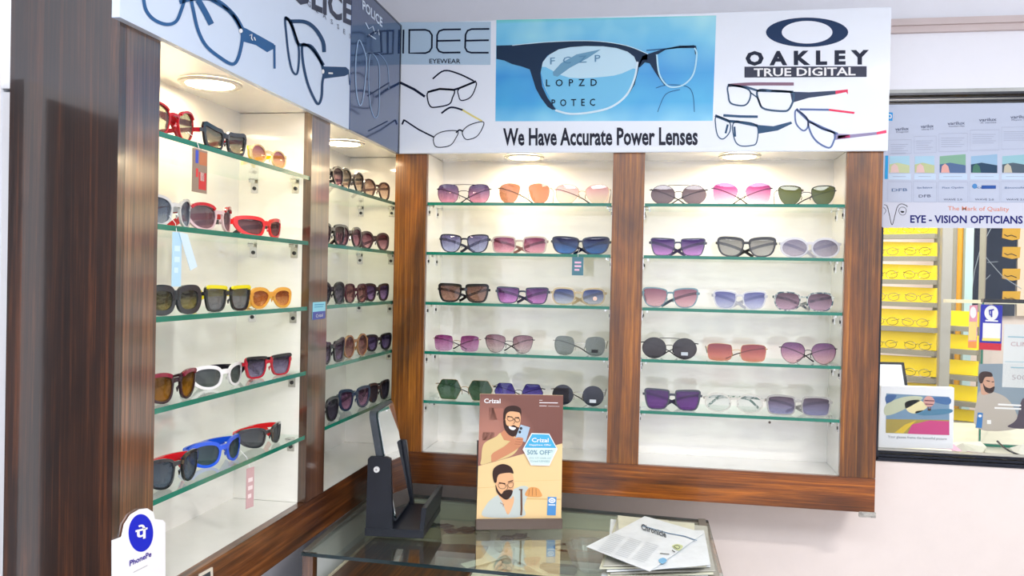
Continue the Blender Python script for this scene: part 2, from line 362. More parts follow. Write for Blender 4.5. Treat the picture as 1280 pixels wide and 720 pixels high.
def bracket(p, side, root):
    """metal clip screwed to a side wall under a shelf; p is the point on the wall, side the way it sticks out"""
    p = Vector(p); side = Vector(side); t = side.cross(Vector((0, 0, 1)))
    mbx = MB()
    def bx(a0, a1, b0, b1, z0, z1):
        vs = [p+side*a+t*b+Vector((0, 0, z)) for z in (z0, z1) for b in (b0, b1) for a in (a0, a1)]
        mbx.add(vs, [(0, 2, 3, 1), (4, 5, 7, 6), (0, 1, 5, 4), (2, 6, 7, 3), (0, 4, 6, 2), (1, 3, 7, 5)])
    bx(0, 0.002, -0.008, 0.008, -0.036, -0.006); bx(0, 0.016, -0.008, 0.008, -0.0085, -0.0065); bx(0.012, 0.016, -0.006, 0.006, -0.014, -0.006)
    b = build('shelf_bracket', mbx, M['chrome'], root)
    build('screw', MB().tube([p+side*0.002+Vector((0, 0, -0.026)), p+side*0.004+Vector((0, 0, -0.026))], 0.0042, 8), M['black'], b)

ORD = ['top', 'second', 'third', 'fourth', 'bottom']
GT = 0.0085
def front_edge(q, pick):
    """only the polished front edge shows deep green"""
    for i, f in enumerate(q.f):
        q.m[i] = 1 if all(pick(q.v[j]) for j in f) else 0
    return q
for i, z in enumerate(S):
    for (a, b, bay) in ((X0, X1, 'left'), (X2, X3, 'right')):
        o = build('glass_shelf', front_edge(MB().box(a+0.002, b-0.002, 0.006, D-0.001, z-GT, z), lambda v: v.y < 0.0061), [M['shelf_glass'], M['glass_edge']])
        tag(o, '%s glass shelf in the %s bay of the back cabinet' % (ORD[i], bay), 'shelf', 'glass shelves')
        for y in (0.03, 0.12):
            bracket((a, y, z), (1, 0, 0), cb); bracket((b, y, z), (-1, 0, 0), cb)
    for (a, b, bay) in ((Y3-0.067, Y2, 'near'), (Y1, YQ, 'far')):
        if bay == 'near':
            pl = [(-DL+0.001, a), (-0.019, a), (-0.019, Y3+0.001), (-0.003, Y3+0.001), (-0.003, b-0.002), (-DL+0.001, b-0.002)]
        else:
            pl = [(-DL+0.001, a+0.002), (-0.003, a+0.002), (-0.003, b-0.002), (-DL+0.001, b-0.002)]
        q = MB().prism([(x, y, z-GT) for x, y in pl], (0, 0, GT)); front_edge(q, lambda v: v.x > -0.0031)
        o = build('glass_shelf', q, [M['shelf_glass'], M['glass_edge']])
        tag(o, '%s glass shelf in the %s bay of the left wall cabinet' % (ORD[i], bay), 'shelf', 'glass shelves')
        for x in (-0.035, -0.13):
            bracket((x, b, z), (0, -1, 0), cl); bracket((x, a, z), (0, 1, 0), cl)

em = mat('lamp_glow', (1, 1, 1), emit=(1.0, 0.80, 0.52), es=46)
trim_m = mat('lamp_trim', (0.8, 0.76, 0.68), 0.4)
for x, y, lb in ((0.355, 0.080, 'round recessed lamp in the ceiling of the left bay, back cabinet'), (0.950, 0.080, 'round recessed lamp in the ceiling of the right bay, back cabinet'),
             (-0.079, -0.858, 'round recessed lamp in the near bay of the left wall cabinet'), (-0.084, -0.185, 'round recessed lamp in the far bay of the left wall cabinet')):
    t = thing('downlight', lb, 'lamp', (x, y, ZB), group='recessed cabinet lamps')
    build('lamp_ring', MB().lathe([(0.042, -0.002), (0.050, -0.005), (0.056, -0.003), (0.057, 0.0008)], (x, y, ZB), 36, cap=False), trim_m, t, smooth=True)
    build('diffuser', MB().lathe([(0.0425, -0.003), (0.0425, 0.0008)], (x, y, ZB), 36), em, t)

# ================================================================== BANNERS
E = Plane((0, -0.013, 0), (0, -1, 0))
sb = thing('sign_board', 'long white banner with blue spectacles picture above the back cabinet', 'sign', (0.65, -0.006, ZB))
build('board', MB().box(-0.005, 1.307, -0.013, -0.0005, ZB-0.002, 2.212), M['banner'], sb, bevel=0.0015)
P = Print(E, sb, (490, 0), 3.6)
P.fill([(35, 100), (445, 98), (443, 292), (35, 290)], C(178, 202, 222), 'logo_field')
st = lambda pts, wd, cl=False, cu=False: (pts, wd, cl, cu)
ink = M['ink']; sky = C(150, 190, 225)
P.lines([st([(52, 133), (50, 241)], 8), st([(78, 135), (150, 134), (168, 140), (180, 158), (179, 215), (168, 232), (150, 239), (77, 239), (78, 131)], 8),
         st([(310, 132), (232, 133), (212, 140), (203, 158), (202, 215), (212, 231), (230, 237), (308, 236)], 8), st([(203, 184), (308, 182)], 8),
         st([(438, 130), (358, 131), (340, 138), (331, 156), (329, 215), (338, 231), (356, 237), (435, 237)], 8), st([(331, 183), (436, 181)], 8)], ink, 'logo_lettering')
P.text('EYEWEAR', (168, 285), (308, 285), 20, ink, bold=0.012)
P.lines([st([(163, 415), (210, 402), (278, 405), (272, 440), (255, 470), (190, 483), (170, 475), (160, 445)], 6, True, True), st([(302, 400), (375, 368), (372, 405), (350, 440), (312, 452), (300, 430)], 5, True, True),
         st([(160, 415), (215, 400), (278, 404), (302, 397), (378, 366)], 9), st([(34, 370), (100, 402), (148, 435)], 11), st([(38, 368), (35, 400)], 5),
         st([(368, 364), (300, 332), (235, 318), (183, 355)], 7, False, True)], ink, 'spectacles_picture')
P.lines([st([(190, 615), (230, 592), (295, 590), (285, 625), (260, 655), (210, 663), (190, 650)], 4, True, True), st([(318, 590), (350, 562), (410, 548), (405, 580), (380, 615), (340, 628), (322, 615)], 4, True, True),
         st([(288, 597), (304, 585), (320, 592)], 7, False, True), st([(188, 617), (120, 583), (55, 540)], 7), st([(55, 538), (45, 560)], 8), st([(318, 495), (265, 483), (222, 510)], 8, False, True)], ink, 'spectacles_picture')
P.lines([st([(405, 545), (360, 520), (316, 494)], 8)], C(226, 214, 130), 'yellow_temple_print')
# the blue photograph print
blue = bpy.data.materials.new('blue_photo_print'); blue.use_nodes = True; bt = blue.node_tree; bb = bt.nodes['Principled BSDF']; bb.inputs['Roughness'].default_value = 0.35
tcn = bt.nodes.new('ShaderNodeTexCoord'); sx = bt.nodes.new('ShaderNodeSeparateXYZ'); bt.links.new(tcn.outputs['Generated'], sx.inputs[0])
r = ramp(blue, sx.outputs[2], [(0.0, rgb(130, 205, 235)), (0.18, rgb(60, 170, 222)), (0.45, rgb(46, 150, 215)), (0.75, rgb(120, 200, 232)), (0.96, rgb(150, 218, 236)), (1.0, rgb(120, 215, 200))])
n = nz(blue, 1.6, (2.2, 1, 1), 2, coords='Generated'); rr = ramp(blue, n.outputs[0], [(0.4, (0.6, 0.85, 1.0)), (0.62, (1.4, 1.15, 1.05))])
bt.links.new(mixc(blue, 0.8, r.outputs[0], rr.outputs[0], 'MULTIPLY'), bb.inputs['Base Color'])
PB = Print(E, sb)
PB.fill([(620.5, 25), (895.3, 19.4), (890.8, 151), (619.2, 151.6)], blue, 'photo_print')
P.fill([(673, 290), (705, 250), (750, 215), (870, 204), (1000, 212), (1080, 240), (1103, 280), (1090, 350), (1060, 420), (1000, 475), (900, 500), (800, 508), (745, 492), (705, 430), (678, 360)], C(196, 228, 244), 'lens_print', curve=True, lift=2)
P.fill([(672, 300), (800, 350), (1000, 340), (1098, 310), (1060, 420), (1000, 475), (900, 500), (800, 508), (745, 492), (705, 430)], C(120, 196, 234), 'lens_tint_print', curve=True, lift=3)
P.lines([st([(1105, 278), (1092, 350), (1055, 428), (985, 482), (890, 506), (800, 512), (735, 496)], 9, False, True), st([(541, 204), (700, 189), (900, 184), (1050, 204), (1152, 243)], 3, False, True)], C(214, 236, 248), 'rim_shine', lift=5)
P.fill([(470, 205), (540, 203), (620, 198), (700, 190), (800, 186), (900, 185), (980, 191), (1050, 205), (1110, 225), (1150, 244), (1150, 270), (1128, 270), (1112, 300), (1092, 380), (1068, 420), (1100, 320), (1102, 285), (1090, 255), (1060, 232), (1010, 216), (950, 208), (870, 207), (800, 212), (750, 222), (700, 250), (678, 280), (668, 330), (676, 390), (700, 440), (738, 492), (722, 494), (700, 480), (670, 440), (648, 400), (632, 350), (620, 312), (580, 298), (540, 288), (505, 272), (470, 265)], C(24, 48, 76), 'frame_print', lift=4)
P.fill([(726, 340), (724, 325), (760, 285), (830, 245), (940, 222), (880, 262), (800, 305), (745, 345)], C(110, 160, 190), 'temple_print', lift=4)
PB.lines([st([(808, 63), (832, 61), (868, 57)], 1.4), st([(600+220, 110), (835, 106), (858, 108), (866, 118), (868, 140)], 0.8, False, True), st([(822, 140), (832, 118), (850, 112)], 0.8, False, True)], C(40, 90, 140), 'print_line', lift=4)
PB.fill([(808, 68), (830, 61), (850, 57), (870, 57), (872, 68), (869, 68), (868, 60), (848, 60), (832, 62), (822, 68), (821, 80), (826, 95), (834, 106), (831, 107), (820, 92), (812, 79), (806, 78), (800, 84), (797, 84), (803, 70)], C(24, 48, 76), 'frame_print', lift=4)
PB.lines([st([(821, 68), (824, 92), (833, 106), (843, 109), (856, 105), (867, 92), (871, 68), (868, 60)], 2, False, True)], C(180, 225, 245), 'rim_shine', lift=5)
for txt, a, b, m_, o_ in (('F  C  Z  P', (712, 290), (938, 277), C(90, 140, 175), 0.004), ('L  O  P  Z  D', (693, 388), (922, 386), ink, 0.012), ('P  O  T  E  C', (718, 478), (914, 475), ink, 0.012)):
    P.text(txt, a, b, 30, m_, 'eye_chart_lettering', bold=o_, lift=6)
P.text('We Have Accurate Power Lenses', (500, 652), (1376, 650), 72, C(28, 30, 48), bold=0.028, lift=2)
P = Print(E, sb, (800, 0), 3.6)
navy = C(22, 50, 88)
ell = lambda cx, cy, rx, ry, k=40: [(cx+rx*math.cos(2*math.pi*i/k), cy+ry*math.sin(2*math.pi*i/k)) for i in range(k)]
P.fill(ell(752, 145, 185, 66), navy, 'logo_ring', lift=2); P.fill(ell(752, 145, 114, 51), M['banner'], 'logo_hole', lift=3)
P.text('OAKLEY', (475, 291), (1030, 286), 56, C(26, 34, 56), 'logo_lettering', bold=0.05, space=1.7)
P.fill([(470, 300), (1020, 298), (1020, 346), (470, 349)], C(58, 62, 80), 'logo_strip')
P.text('TRUE DIGITAL', (512, 343), (970, 338), 34, M['white'], bold=0.02, lift=3)
P.lines([st([(400, 385), (470, 395), (497, 415), (490, 455), (465, 475), (410, 465), (398, 430)], 7, True, True), st([(530, 408), (600, 408), (680, 415), (692, 440), (672, 490), (640, 500), (560, 490), (537, 460)], 9, True, True),
         st([(395, 382), (480, 392), (530, 408), (690, 413)], 10), st([(495, 415), (530, 440), (545, 480)], 6)], C(64, 92, 122), 'spectacles_picture')
P.fill([(675, 412), (760, 415), (880, 408), (880, 424), (760, 440), (685, 462)], C(60, 72, 100), 'temple_print')
P.fill([(880, 408), (935, 402), (936, 425), (928, 414), (880, 424)], C(226, 60, 96), 'temple_tip_print'); P.lines([st([(400, 384), (500, 378), (692, 378)], 14, False, True)], C(138, 104, 124), 'temple_print')
P.lines([st([(345, 525), (400, 545), (405, 590), (375, 625), (350, 610), (340, 560)], 5, True, True), st([(420, 555), (480, 550), (528, 570), (525, 640), (500, 655), (450, 655), (425, 625)], 5, True, True),
         st([(338, 520), (400, 545), (440, 548), (530, 566)], 12), st([(375, 519), (450, 524), (530, 525)], 11), st([(395, 560), (385, 600)], 9), st([(425, 570), (428, 615)], 9)], C(50, 84, 118), 'spectacles_picture')
P.fill([(528, 562), (600, 568), (680, 547), (685, 556), (620, 587), (530, 602)], C(50, 84, 118), 'temple_print')
P.lines([st([(705, 495), (750, 530), (755, 570), (735, 588), (705, 560), (698, 520)], 7, True, True), st([(760, 550), (820, 580), (875, 600), (870, 640), (850, 665), (800, 640), (770, 600)], 8, True, True),
         st([(703, 490), (760, 545), (820, 574), (890, 603)], 11), st([(718, 492), (850, 494)], 9)], C(96, 116, 164), 'spectacles_picture')
P.fill([(870, 600), (950, 605), (1065, 594), (1065, 606), (950, 620), (875, 630)], C(150, 140, 176), 'temple_print')
P.fill([(890, 610), (945, 606), (945, 620), (890, 624)], C(214, 70, 130), 'temple_mark')
P.fill([(1065, 594), (1108, 585), (1110, 598), (1065, 606)], C(236, 70, 110), 'temple_tip_print'); P.lines([st([(850, 494), (900, 500), (965, 508)], 9)], C(236, 56, 96), 'temple_tip_print')

# left wall banner
EL = Plane((0.012, 0, 0), (1, 0, 0))
sl = thing('sign_board', 'slanting pale blue spectacles banner above the left wall cabinet', 'sign', (0.006, -0.7, ZB))
build('board', MB().box(-0.0, 0.012, -1.251, -0.395, 1.846, 2.19), M['banner_left'], sl)
P = Print(EL, sl, (140, 0), 3.556)
br = C(46, 92, 142)
P.lines([st([(138, -30), (150, 40), (185, 85), (240, 108), (285, 95), (310, 40), (325, -10)], 15, False, True), st([(355, -15), (365, 60), (385, 140), (420, 205), (480, 255), (535, 285), (562, 255), (580, 170), (570, 125), (530, 60), (470, 15), (400, -20)], 15, True, True),
         st([(383, 0), (415, 55), (442, 108)], 26, False, True)], br, 'spectacles_picture')
P.fill([(575, 118), (600, 128), (720, 195), (722, 215), (690, 232), (640, 200), (585, 185)], br, 'temple_print'); P.lines([st([(722, 200), (723, 305)], 10), st([(300, 10), (360, -5), (460, 0), (540, 65), (580, 130)], 18, False, True)], br, 'temple_print')
P.fill(ell(573, 137, 8, 10, 12), M['white'], 'hinge_mark', lift=4); P.lines([st([(612, 158), (622, 152), (620, 170), (626, 180)], 4), st([(632, 165), (638, 180)], 4)], M['white'], 'temple_mark', lift=4)
P.lines([st([(770, 80), (775, 150), (785, 240), (800, 310), (820, 330), (830, 290), (830, 210), (810, 140), (785, 90)], 9, True, True), st([(845, 205), (850, 280), (870, 370), (900, 440), (918, 462), (932, 430), (935, 370), (942, 320), (925, 270), (890, 220), (860, 198)], 11, True, True),
         st([(770, 80), (795, 100), (825, 190), (850, 200), (890, 210), (940, 290)], 14, False, True), st([(795, 95), (860, 98), (905, 130), (938, 185), (943, 232)], 17, False, True), st([(1052, 318), (1056, 378)], 4)], C(34, 66, 104), 'spectacles_picture')
P.fill([(930, 295), (1040, 298), (1055, 312), (1050, 330), (1035, 338), (940, 350)], C(34, 66, 104), 'temple_print')
P.fill(ell(938, 318, 6, 10, 12), M['white'], 'hinge_mark', lift=4); P.lines([st([(962, 325), (982, 326)], 7)], M['white'], 'temple_mark', lift=4)
PL = Print(EL, sl)
PL.text('POLICE', (346, -9), (440, 31), 36, C(66, 70, 88), 'lettering', bold=0.035)
PL.text('GLASSES', (384, 6), (439, 49), 6.5, C(90, 96, 116), 'small_lettering', space=2.6)
dk = thing('sign_board', 'glossy dark blue panel with pale spectacles at the corner end of the left banner', 'sign', (0.006, -0.2, ZB))
dm = mat('dark_blue_gloss_panel', rgb(36, 64, 108), 0.1, coat=0.5)
build('board', MB().box(0.0, 0.0135, -0.394, -0.0135, 1.846, 2.202), dm, dk)
build('edge_strip', MB().box(0.0, 0.0145, -0.394, -0.0135, 2.202, 2.206).box(0.0, 0.0148, -0.020, -0.0135, 1.846, 2.202), M['black'], dk)
EK = Plane((0.0135, 0, 0), (1, 0, 0)); PK = Print(EK, dk); wh = C(214, 226, 240); pale = C(150, 174, 204)
PK.text('POLICE', (453, 11), (478, 34), 11.5, wh, bold=0.03)
PK.lines([st([(457, 28), (461, 36), (466, 33), (469, 42), (473, 37), (474, 44)], 1.2), st([(461, 43), (470, 49)], 1.2)], wh, 'script_lettering')
PK = Print(EK, dk, (400, 0), 3.6)
PK.lines([st([(178, 180), (165, 230), (160, 320), (165, 420), (180, 475), (195, 440), (205, 350), (208, 260)], 5, True, True), st([(235, 240), (222, 270), (220, 380), (228, 480), (248, 530), (265, 500), (268, 400), (265, 290)], 3.4, True, True), st([(205, 240), (235, 236), (270, 245), (305, 300), (310, 400)], 2.4, False, True)], pale, 'spectacles_picture')
PK.lines([st([(215, 165), (250, 140), (275, 142), (278, 235), (215, 240)], 7), st([(306, 135), (306, 240)], 7), st([(215, 432), (312, 372), (314, 400)], 5), st([(218, 590), (305, 545)], 5)], C(24, 46, 84), 'dark_strokes')  # dark strokes painted as the back banner's logo and spectacles mirrored in the gloss

# ================================================================== SUNGLASSES
SH = {
 'aviator': [(-.46, .22), (-.30, .44), (0, .50), (.34, .46), (.50, .20), (.44, -.18), (.22, -.44), (-.04, -.50), (-.30, -.34), (-.45, -.05)],
 'teardrop': [(-.48, .30), (-.30, .46), (.10, .50), (.44, .36), (.50, .02), (.38, -.34), (.10, -.50), (-.16, -.46), (-.36, -.20)],
 'square': [(-.42, .36), (-.20, .48), (.20, .50), (.43, .40), (.50, .10), (.46, -.20), (.32, -.43), (.06, -.50), (-.22, -.47), (-.40, -.32), (-.48, 0)],
 'rect': [(-.44, .36), (-.30, .46), (.1, .50), (.42, .44), (.50, .26), (.48, -.10), (.42, -.40), (.22, -.49), (-.20, -.49), (-.40, -.40), (-.47, -.10)],
 'round': [(.5*math.cos(a*math.pi/6), .5*math.sin(a*math.pi/6)) for a in range(12)],
 'panto': [(-.47, .30), (-.30, .44), (0, .49), (.32, .47), (.50, .34), (.44, -.10), (.26, -.42), (0, -.50), (-.26, -.42), (-.43, -.12)],
 'way': [(-.47, .28), (-.30, .43), (.10, .49), (.44, .46), (.50, .28), (.45, -.10), (.32, -.38), (.06, -.50), (-.22, -.46), (-.40, -.20)],
 'trap': [(-.46, .36), (-.36, .45), (.2, .49), (.47, .47), (.49, .30), (.44, -.12), (.34, -.42), (.16, -.50), (-.18, -.49), (-.35, -.36), (-.44, -.04)],
 'cat': [(-.46, .30), (-.15, .38), (.20, .46), (.50, .50), (.47, .10), (.36, -.40), (.10, -.50), (-.24, -.48), (-.40, -.30)],
 'butterfly': [(-.44, .26), (-.2, .46), (.16, .50), (.46, .36), (.50, .04), (.42, -.32), (.18, -.50), (-.14, -.46), (-.36, -.20), (-.46, .04)],
 'wrap': [(-.47, .18), (-.32, .40), (0, .50), (.34, .44), (.50, .18), (.44, -.14), (.22, -.42), (-.10, -.50), (-.36, -.36), (-.46, -.08)],
 'sport': [(-.46, .28), (-.20, .44), (.20, .46), (.50, .34), (.42, -.08), (.18, -.40), (-.16, -.50), (-.38, -.36), (-.46, -.04)],
 'hex': [(-.30, .49), (.30, .49), (.50, .06), (.32, -.48), (-.28, -.49), (-.49, .04)],
}
def outline(shape, w, h):
    p = SH[shape]
    if shape == 'hex':
        out = []
        for i in range(6):
            a, b, c = p[i-1], p[i], p[(i+1) % 6]
            for t in (.22, .08): out.append((b[0]+(a[0]-b[0])*t, b[1]+(a[1]-b[1])*t))
            for t in (.08, .22): out.append((b[0]+(c[0]-b[0])*t, b[1]+(c[1]-b[1])*t))
        p = out
    else: p = smooth2(p, True, 4)
    return [(x*w, y*h) for x, y in p]
_mf = {}
def FM(kind, c):
    k = (kind, c)
    if k not in _mf:
        if kind == 'metal': _mf[k] = mat('frame_metal', rgb(*c), 0.25, 0.85)
        elif kind == 'clear':
            m = mat('clear_acetate', rgb(*c), 0.12, coat=0.5); t = m.node_tree; o = t.nodes['Material Output']; mx = t.nodes.new('ShaderNodeMixShader'); tr = t.nodes.new('ShaderNodeBsdfTransparent')
            tr.inputs[0].default_value = (*[x**0.4 for x in rgb(*c)], 1); mx.inputs[0].default_value = 0.55
            t.links.new(tr.outputs[0], mx.inputs[1]); t.links.new(t.nodes['Principled BSDF'].outputs[0], mx.inputs[2]); t.links.new(mx.outputs[0], o.inputs[0]); _mf[k] = m
        elif kind == 'tortoise':
            m = mat('marbled_acetate', rgb(*c), 0.15, coat=0.6); n = nz(m, 90, (1, 1, 1), 3); r = ramp(m, n.outputs[0], [(0.45, rgb(*c)), (0.55, rgb(200, 205, 195))])
            m.node_tree.links.new(r.outputs[0], m.node_tree.nodes['Principled BSDF'].inputs['Base Color']); _mf[k] = m
        else: _mf[k] = mat('frame_acetate', rgb(*c), 0.14, coat=0.6)
    return _mf[k]

def sunglasses(label, loc, rz, W_, H, shape, kind, fc, lc, rim=None, gap=0.16, dens=0.35, temple='fold', tc=None, tk=None, dbl=False, rimless=False, wrap=0.0, tag_=None,
               over=0.5, brow=1.4, tilt=0.0, refl=0.08, group='sunglasses on the glass shelves', sticker=None, th=None, side=None, topcol=None):
    """W_ total width, H lens height; stands on its lower rims, lens side towards local -y"""
    metal = kind == 'metal'
    rim = rim if rim is not None else (0.0010 if metal else 0.0032)
    root = thing('sunglasses', label, 'sunglasses', loc, rz, group)
    endw = 0.004 if metal else 0.003
    lw = (W_*(1-gap) - 2*endw - 2*rim)/2; lh = H-2*rim if not rimless else H
    cx = W_*gap/2+rim*0+lw/2+ (0 if metal else 0.0)
    cz = (H/2)
    k = wrap/(W_/2)**2
    def Y(x): return k*x*x
    fm = FM(kind, fc); fr = MB(); ol = outline(shape, lw, lh); n = len(ol)
    tz = math.radians(tilt); ct, stt = math.cos(tz), math.sin(tz)
    def T(x, y, z):      # lean back a little about the lower rims
        return Vector((x, y*ct+z*stt, z*ct-y*stt+ (0)))
    dpt = 0.0016 if metal else 0.0042
    for s in (-1, 1):
        if not rimless:
            ring = []
            for i, (x, z) in enumerate(ol):
                a, c = ol[i-1], ol[(i+1) % n]; dx, dz = c[0]-a[0], c[1]-a[1]; l = math.hypot(dx, dz); nx, nz_ = dz/l, -dx/l
                if nx*x+nz_*z < 0: nx, nz_ = -nx, -nz_
                f = 1.0 if metal else (1.0+(brow-1.0)*max(0, nz_) + 0.25*max(0, nx))
                t = rim*f; px_, pz_ = s*(cx+x), cz+z; ox, oz = s*(cx+x+nx*t), cz+z+nz_*t
                oz = max(oz, 0.0)
                ring.append([T(px_, Y(px_), pz_), T(ox, Y(ox), oz), T(ox, Y(ox)+dpt, oz), T(px_, Y(px_)+dpt, pz_)])
            for i in range(n):
                j = (i+1) % n; b = len(fr.v); fr.v += ring[i]+ring[j]
                for q in range(4): fr.f.append((b+q, b+(q+1) % 4, b+4+(q+1) % 4, b+4+q)); fr.m.append(0)
        # end piece and hinge
        ex = W_/2; hz = cz+lh*0.22
        inner = cx+lw*0.47
        hh = 0.0018 if metal else 0.0065 if shape not in ('wrap', 'sport') else 0.010
        fr.bar([T(s*inner, Y(inner)+dpt/2, hz+lh*0.06), T(s*(ex-0.002), Y(ex)+dpt/2, hz+lh*0.04), T(s*ex, Y(ex)+dpt/2+0.004, hz+lh*0.04)], hh, dpt)
    # bridge
    gx = cx-lw*0.46
    bz = cz+lh*(0.22 if not metal else 0.10)
    arc = [T(-gx, Y(gx)+dpt/2, bz), T(-gx*0.45, dpt/2-0.001, bz+lh*0.06), T(gx*0.45, dpt/2-0.001, bz+lh*0.06), T(gx, Y(gx)+dpt/2, bz)]
    fr.bar(arc, 0.0016 if metal else max(0.005, rim*1.9), dpt)
    if dbl:
        g2 = cx-lw*0.22
        fr.bar([T(-g2, dpt/2, cz+lh*0.49), T(0, dpt/2-0.001, cz+lh*0.50), T(g2, dpt/2, cz+lh*0.49)], 0.0016, 0.0016)
    for s in (-1, 1):    # nose pads
        fr.bar([T(s*gx*0.95, Y(gx)+dpt, cz-lh*0.02), T(s*gx*0.75, 0.007, cz-lh*0.10), T(s*gx*0.85, 0.008, cz-lh*0.24)], 0.0014 if metal else 0.004, 0.0015)
    build('frame_front', fr, fm, root, smooth=True, local=True)
    if topcol:
        for s in (-1, 1):
            pts = [(x, z) for x, z in ol if z > lh*0.30]; pts.sort()
            build('brow_bar', MB().bar([T(s*(cx+x), Y(cx+x)-0.0006, cz+z+rim*0.9) for x, z in pts], rim*1.6, 0.004), FM('p', topcol), root, smooth=True, local=True)
    # lenses
    lm = lens_mat(lc[0], lc[1], dens*0.42, refl*0.7)
    for s in (-1, 1):
        mb_ = MB(); vs = []
        for lay, yo in ((0, 0.0), (1, 0.0012)):
            for q in (1.0, 0.6):
                for x, z in ol:
                    xx = s*(cx+x*q); vs.append(T(xx, Y(xx)+dpt*0.35+yo-0.0016*(1-q*q), cz+z*q))
            vs.append(T(s*cx, Y(cx)+dpt*0.35+yo-0.0016, cz))
        fs = []; m_ = 2*n+1
        for L in (0, 1):
            b = L*m_
            for i in range(n):
                j = (i+1) % n; fs.append((b+i, b+j, b+n+j, b+n+i)); fs.append((b+n+i, b+n+j, b+2*n))
        for i in range(n): fs.append((i, (i+1) % n, m_+(i+1) % n, m_+i))
        mb_.add(vs, fs); ln = build('lens', mb_, lm, root, smooth=True, local=True)
        if sticker and s == 1:
            sc, kind_ = sticker
            if kind_ == 'round': build('sticker', MB().tube([T(cx+lw*.1, -0.003, cz-lh*.1), T(cx+lw*.1, -0.0035, cz-lh*.1)], 0.006, 16), mat('sticker_pink', rgb(*sc), 0.5), ln, local=True)
            else: build('sticker', MB().box(cx-0.009, cx+0.009, -0.0036, -0.003, cz-lh*.32, cz-lh*.16), mat('sticker', rgb(*sc), 0.5), ln, local=True)
    # temples
    tm = FM(tk or kind, tc or (DK if metal else fc)); hx = W_/2-0.001; hz = (cz+lh*0.25)
    hgt = th or (0.0026 if metal else 0.0072 if shape not in ('wrap', 'sport') else 0.010); tt = 0.0014 if metal else 0.004
    tipm = 0.0042 if metal else hgt
    y0 = Y(W_/2)+dpt+0.003
    modes = temple if isinstance(temple, (list, tuple)) else (temple, temple)
    for s, mode in zip((-1, 1), modes):
        yy = y0+(0.0035 if s > 0 else 0)
        if mode == 'fold':       # swung in behind the lenses, tips drooping to the shelf
            pts = [(s*hx, y0, hz), (s*(hx-0.012), yy+0.006, hz), (s*hx*0.45, yy+0.020, hz*0.80), (s*hx*0.02, yy+0.032, hz*0.45), (-s*hx*0.18, yy+0.036, hz*0.20), (-s*hx*0.30, yy+0.037, 0.003)]
        elif mode == 'flat':     # folded level along the top
            pts = [(s*hx, y0, hz), (s*(hx-0.012), yy+0.006, hz+0.002), (s*hx*0.2, yy+0.010, hz+0.004), (-s*hx*0.45, yy+0.012, hz), (-s*hx*0.72, yy+0.013, hz*0.62), (-s*hx*0.86, yy+0.013, hz*0.32)]
        else:                    # open, straight back
            pts = [(s*hx, y0, hz), (s*(hx+0.001), y0+0.02, hz), (s*hx*0.98, y0+0.07, hz*0.94), (s*hx*0.94, y0+0.092, hz*0.80), (s*hx*0.88, y0+0.112, hz*0.34)]
        pts = [T(*p) for p in pts]; sm = smooth2([tuple(p) for p in pts], False, 3); m_ = len(sm)
        hs = [hgt+(tipm-hgt)*max(0, (i/m_-0.6)/0.4) for i in range(m_)]
        tp = build('temple', MB().bar(sm, hs, tt), tm, root, smooth=True, local=True)
        if (tc and tc != fc): tag(tp, 'temple of a different colour from the front')
    if tag_:
        kindt, x, y, ztop, tw, tl, cc, cc2 = tag_
        tg = build('price_tag', MB().box(x-tw/2, x+tw/2, y-0.0008, y, ztop-tl, ztop), mat('tag_card', rgb(*cc), 0.5), root, local=True)
        if kindt == 'many':
            for (fx, fz, fw, fh, col_) in ((-.22, .18, .18, .3, (60, 80, 190)), (-.2, .55, .14, .2, (226, 60, 60)), (.2, .2, .5, .3, (196, 120, 80)), (.18, .72, .5, .4, (206, 50, 50)), (.16, .62, .26, .2, (240, 200, 190))):
                px0 = x+fx*tw; pz0 = ztop-tl*fz
                build('tag_print', MB().box(px0-fw*tw/2, px0+fw*tw/2, y-0.0011, y-0.0009, pz0-fh*tl/2, pz0+fh*tl/2), mat('tag_ink', rgb(*col_), 0.5), tg, local=True)
        else:
            for fz in (.3, .5, .7):
                build('tag_print', MB().box(x-tw*.28, x+tw*(.30-.15*(fz > .6)), y-0.0011, y-0.0009, ztop-tl*fz-tl*.05, ztop-tl*fz+tl*.05), mat('tag_ink', rgb(*cc2), 0.5), tg, local=True)
        if kindt == 'two':
            build('price_tag', MB().prism([(x+tw*.1, y-0.003, ztop), (x+tw*1.0, y-0.003, ztop-tl*.02), (x+tw*2.2, y-0.003, ztop-tl*.62), (x+tw*1.4, y-0.003, ztop-tl*.70)], (0, 0.0008, 0)), mat('tag_card', rgb(206, 226, 238), 0.5), root, local=True)
        build('tag_string', MB().tube([(x, y, ztop-0.002), (x*0.9, y+0.004, 0.004), (x*0.85, 0.002, 0.016)], 0.0005, 4), M['white'], root, local=True)
    return root

YG = 0.036
def gb(bay, i, uL, uR, vT, vB, lab, shape, kind, fc, lc, **k):
    """a pair on a shelf of the back cabinet"""
    pl = PY(YG); a = pl.px(uL, (vT+vB)/2); b = pl.px(uR, (vT+vB)/2); w_ = b.x-a.x
    h = (pl.px((uL+uR)/2, vT)-pl.px((uL+uR)/2, vB)).z
    where = '%s shelf, %s bay, back cabinet' % (ORD[i], bay)
    return sunglasses(lab+', '+where, (a.x+w_/2, YG, S[i]), 0, w_, h, shape, kind, fc, lc, **k)
BK = (28, 26, 34); DK = (44, 42, 56); GOLD = (196, 160, 110); SIL = (190, 186, 180); CLR = (226, 222, 214); NV = (38, 48, 82)
g = gb
g('left', 0, 545.5, 613.8, 228.5, 252.5, 'thin navigator sunglasses, violet to pink lenses', 'square', 'metal', DK, ((92, 74, 122), (236, 168, 196)), dbl=True, gap=.17)
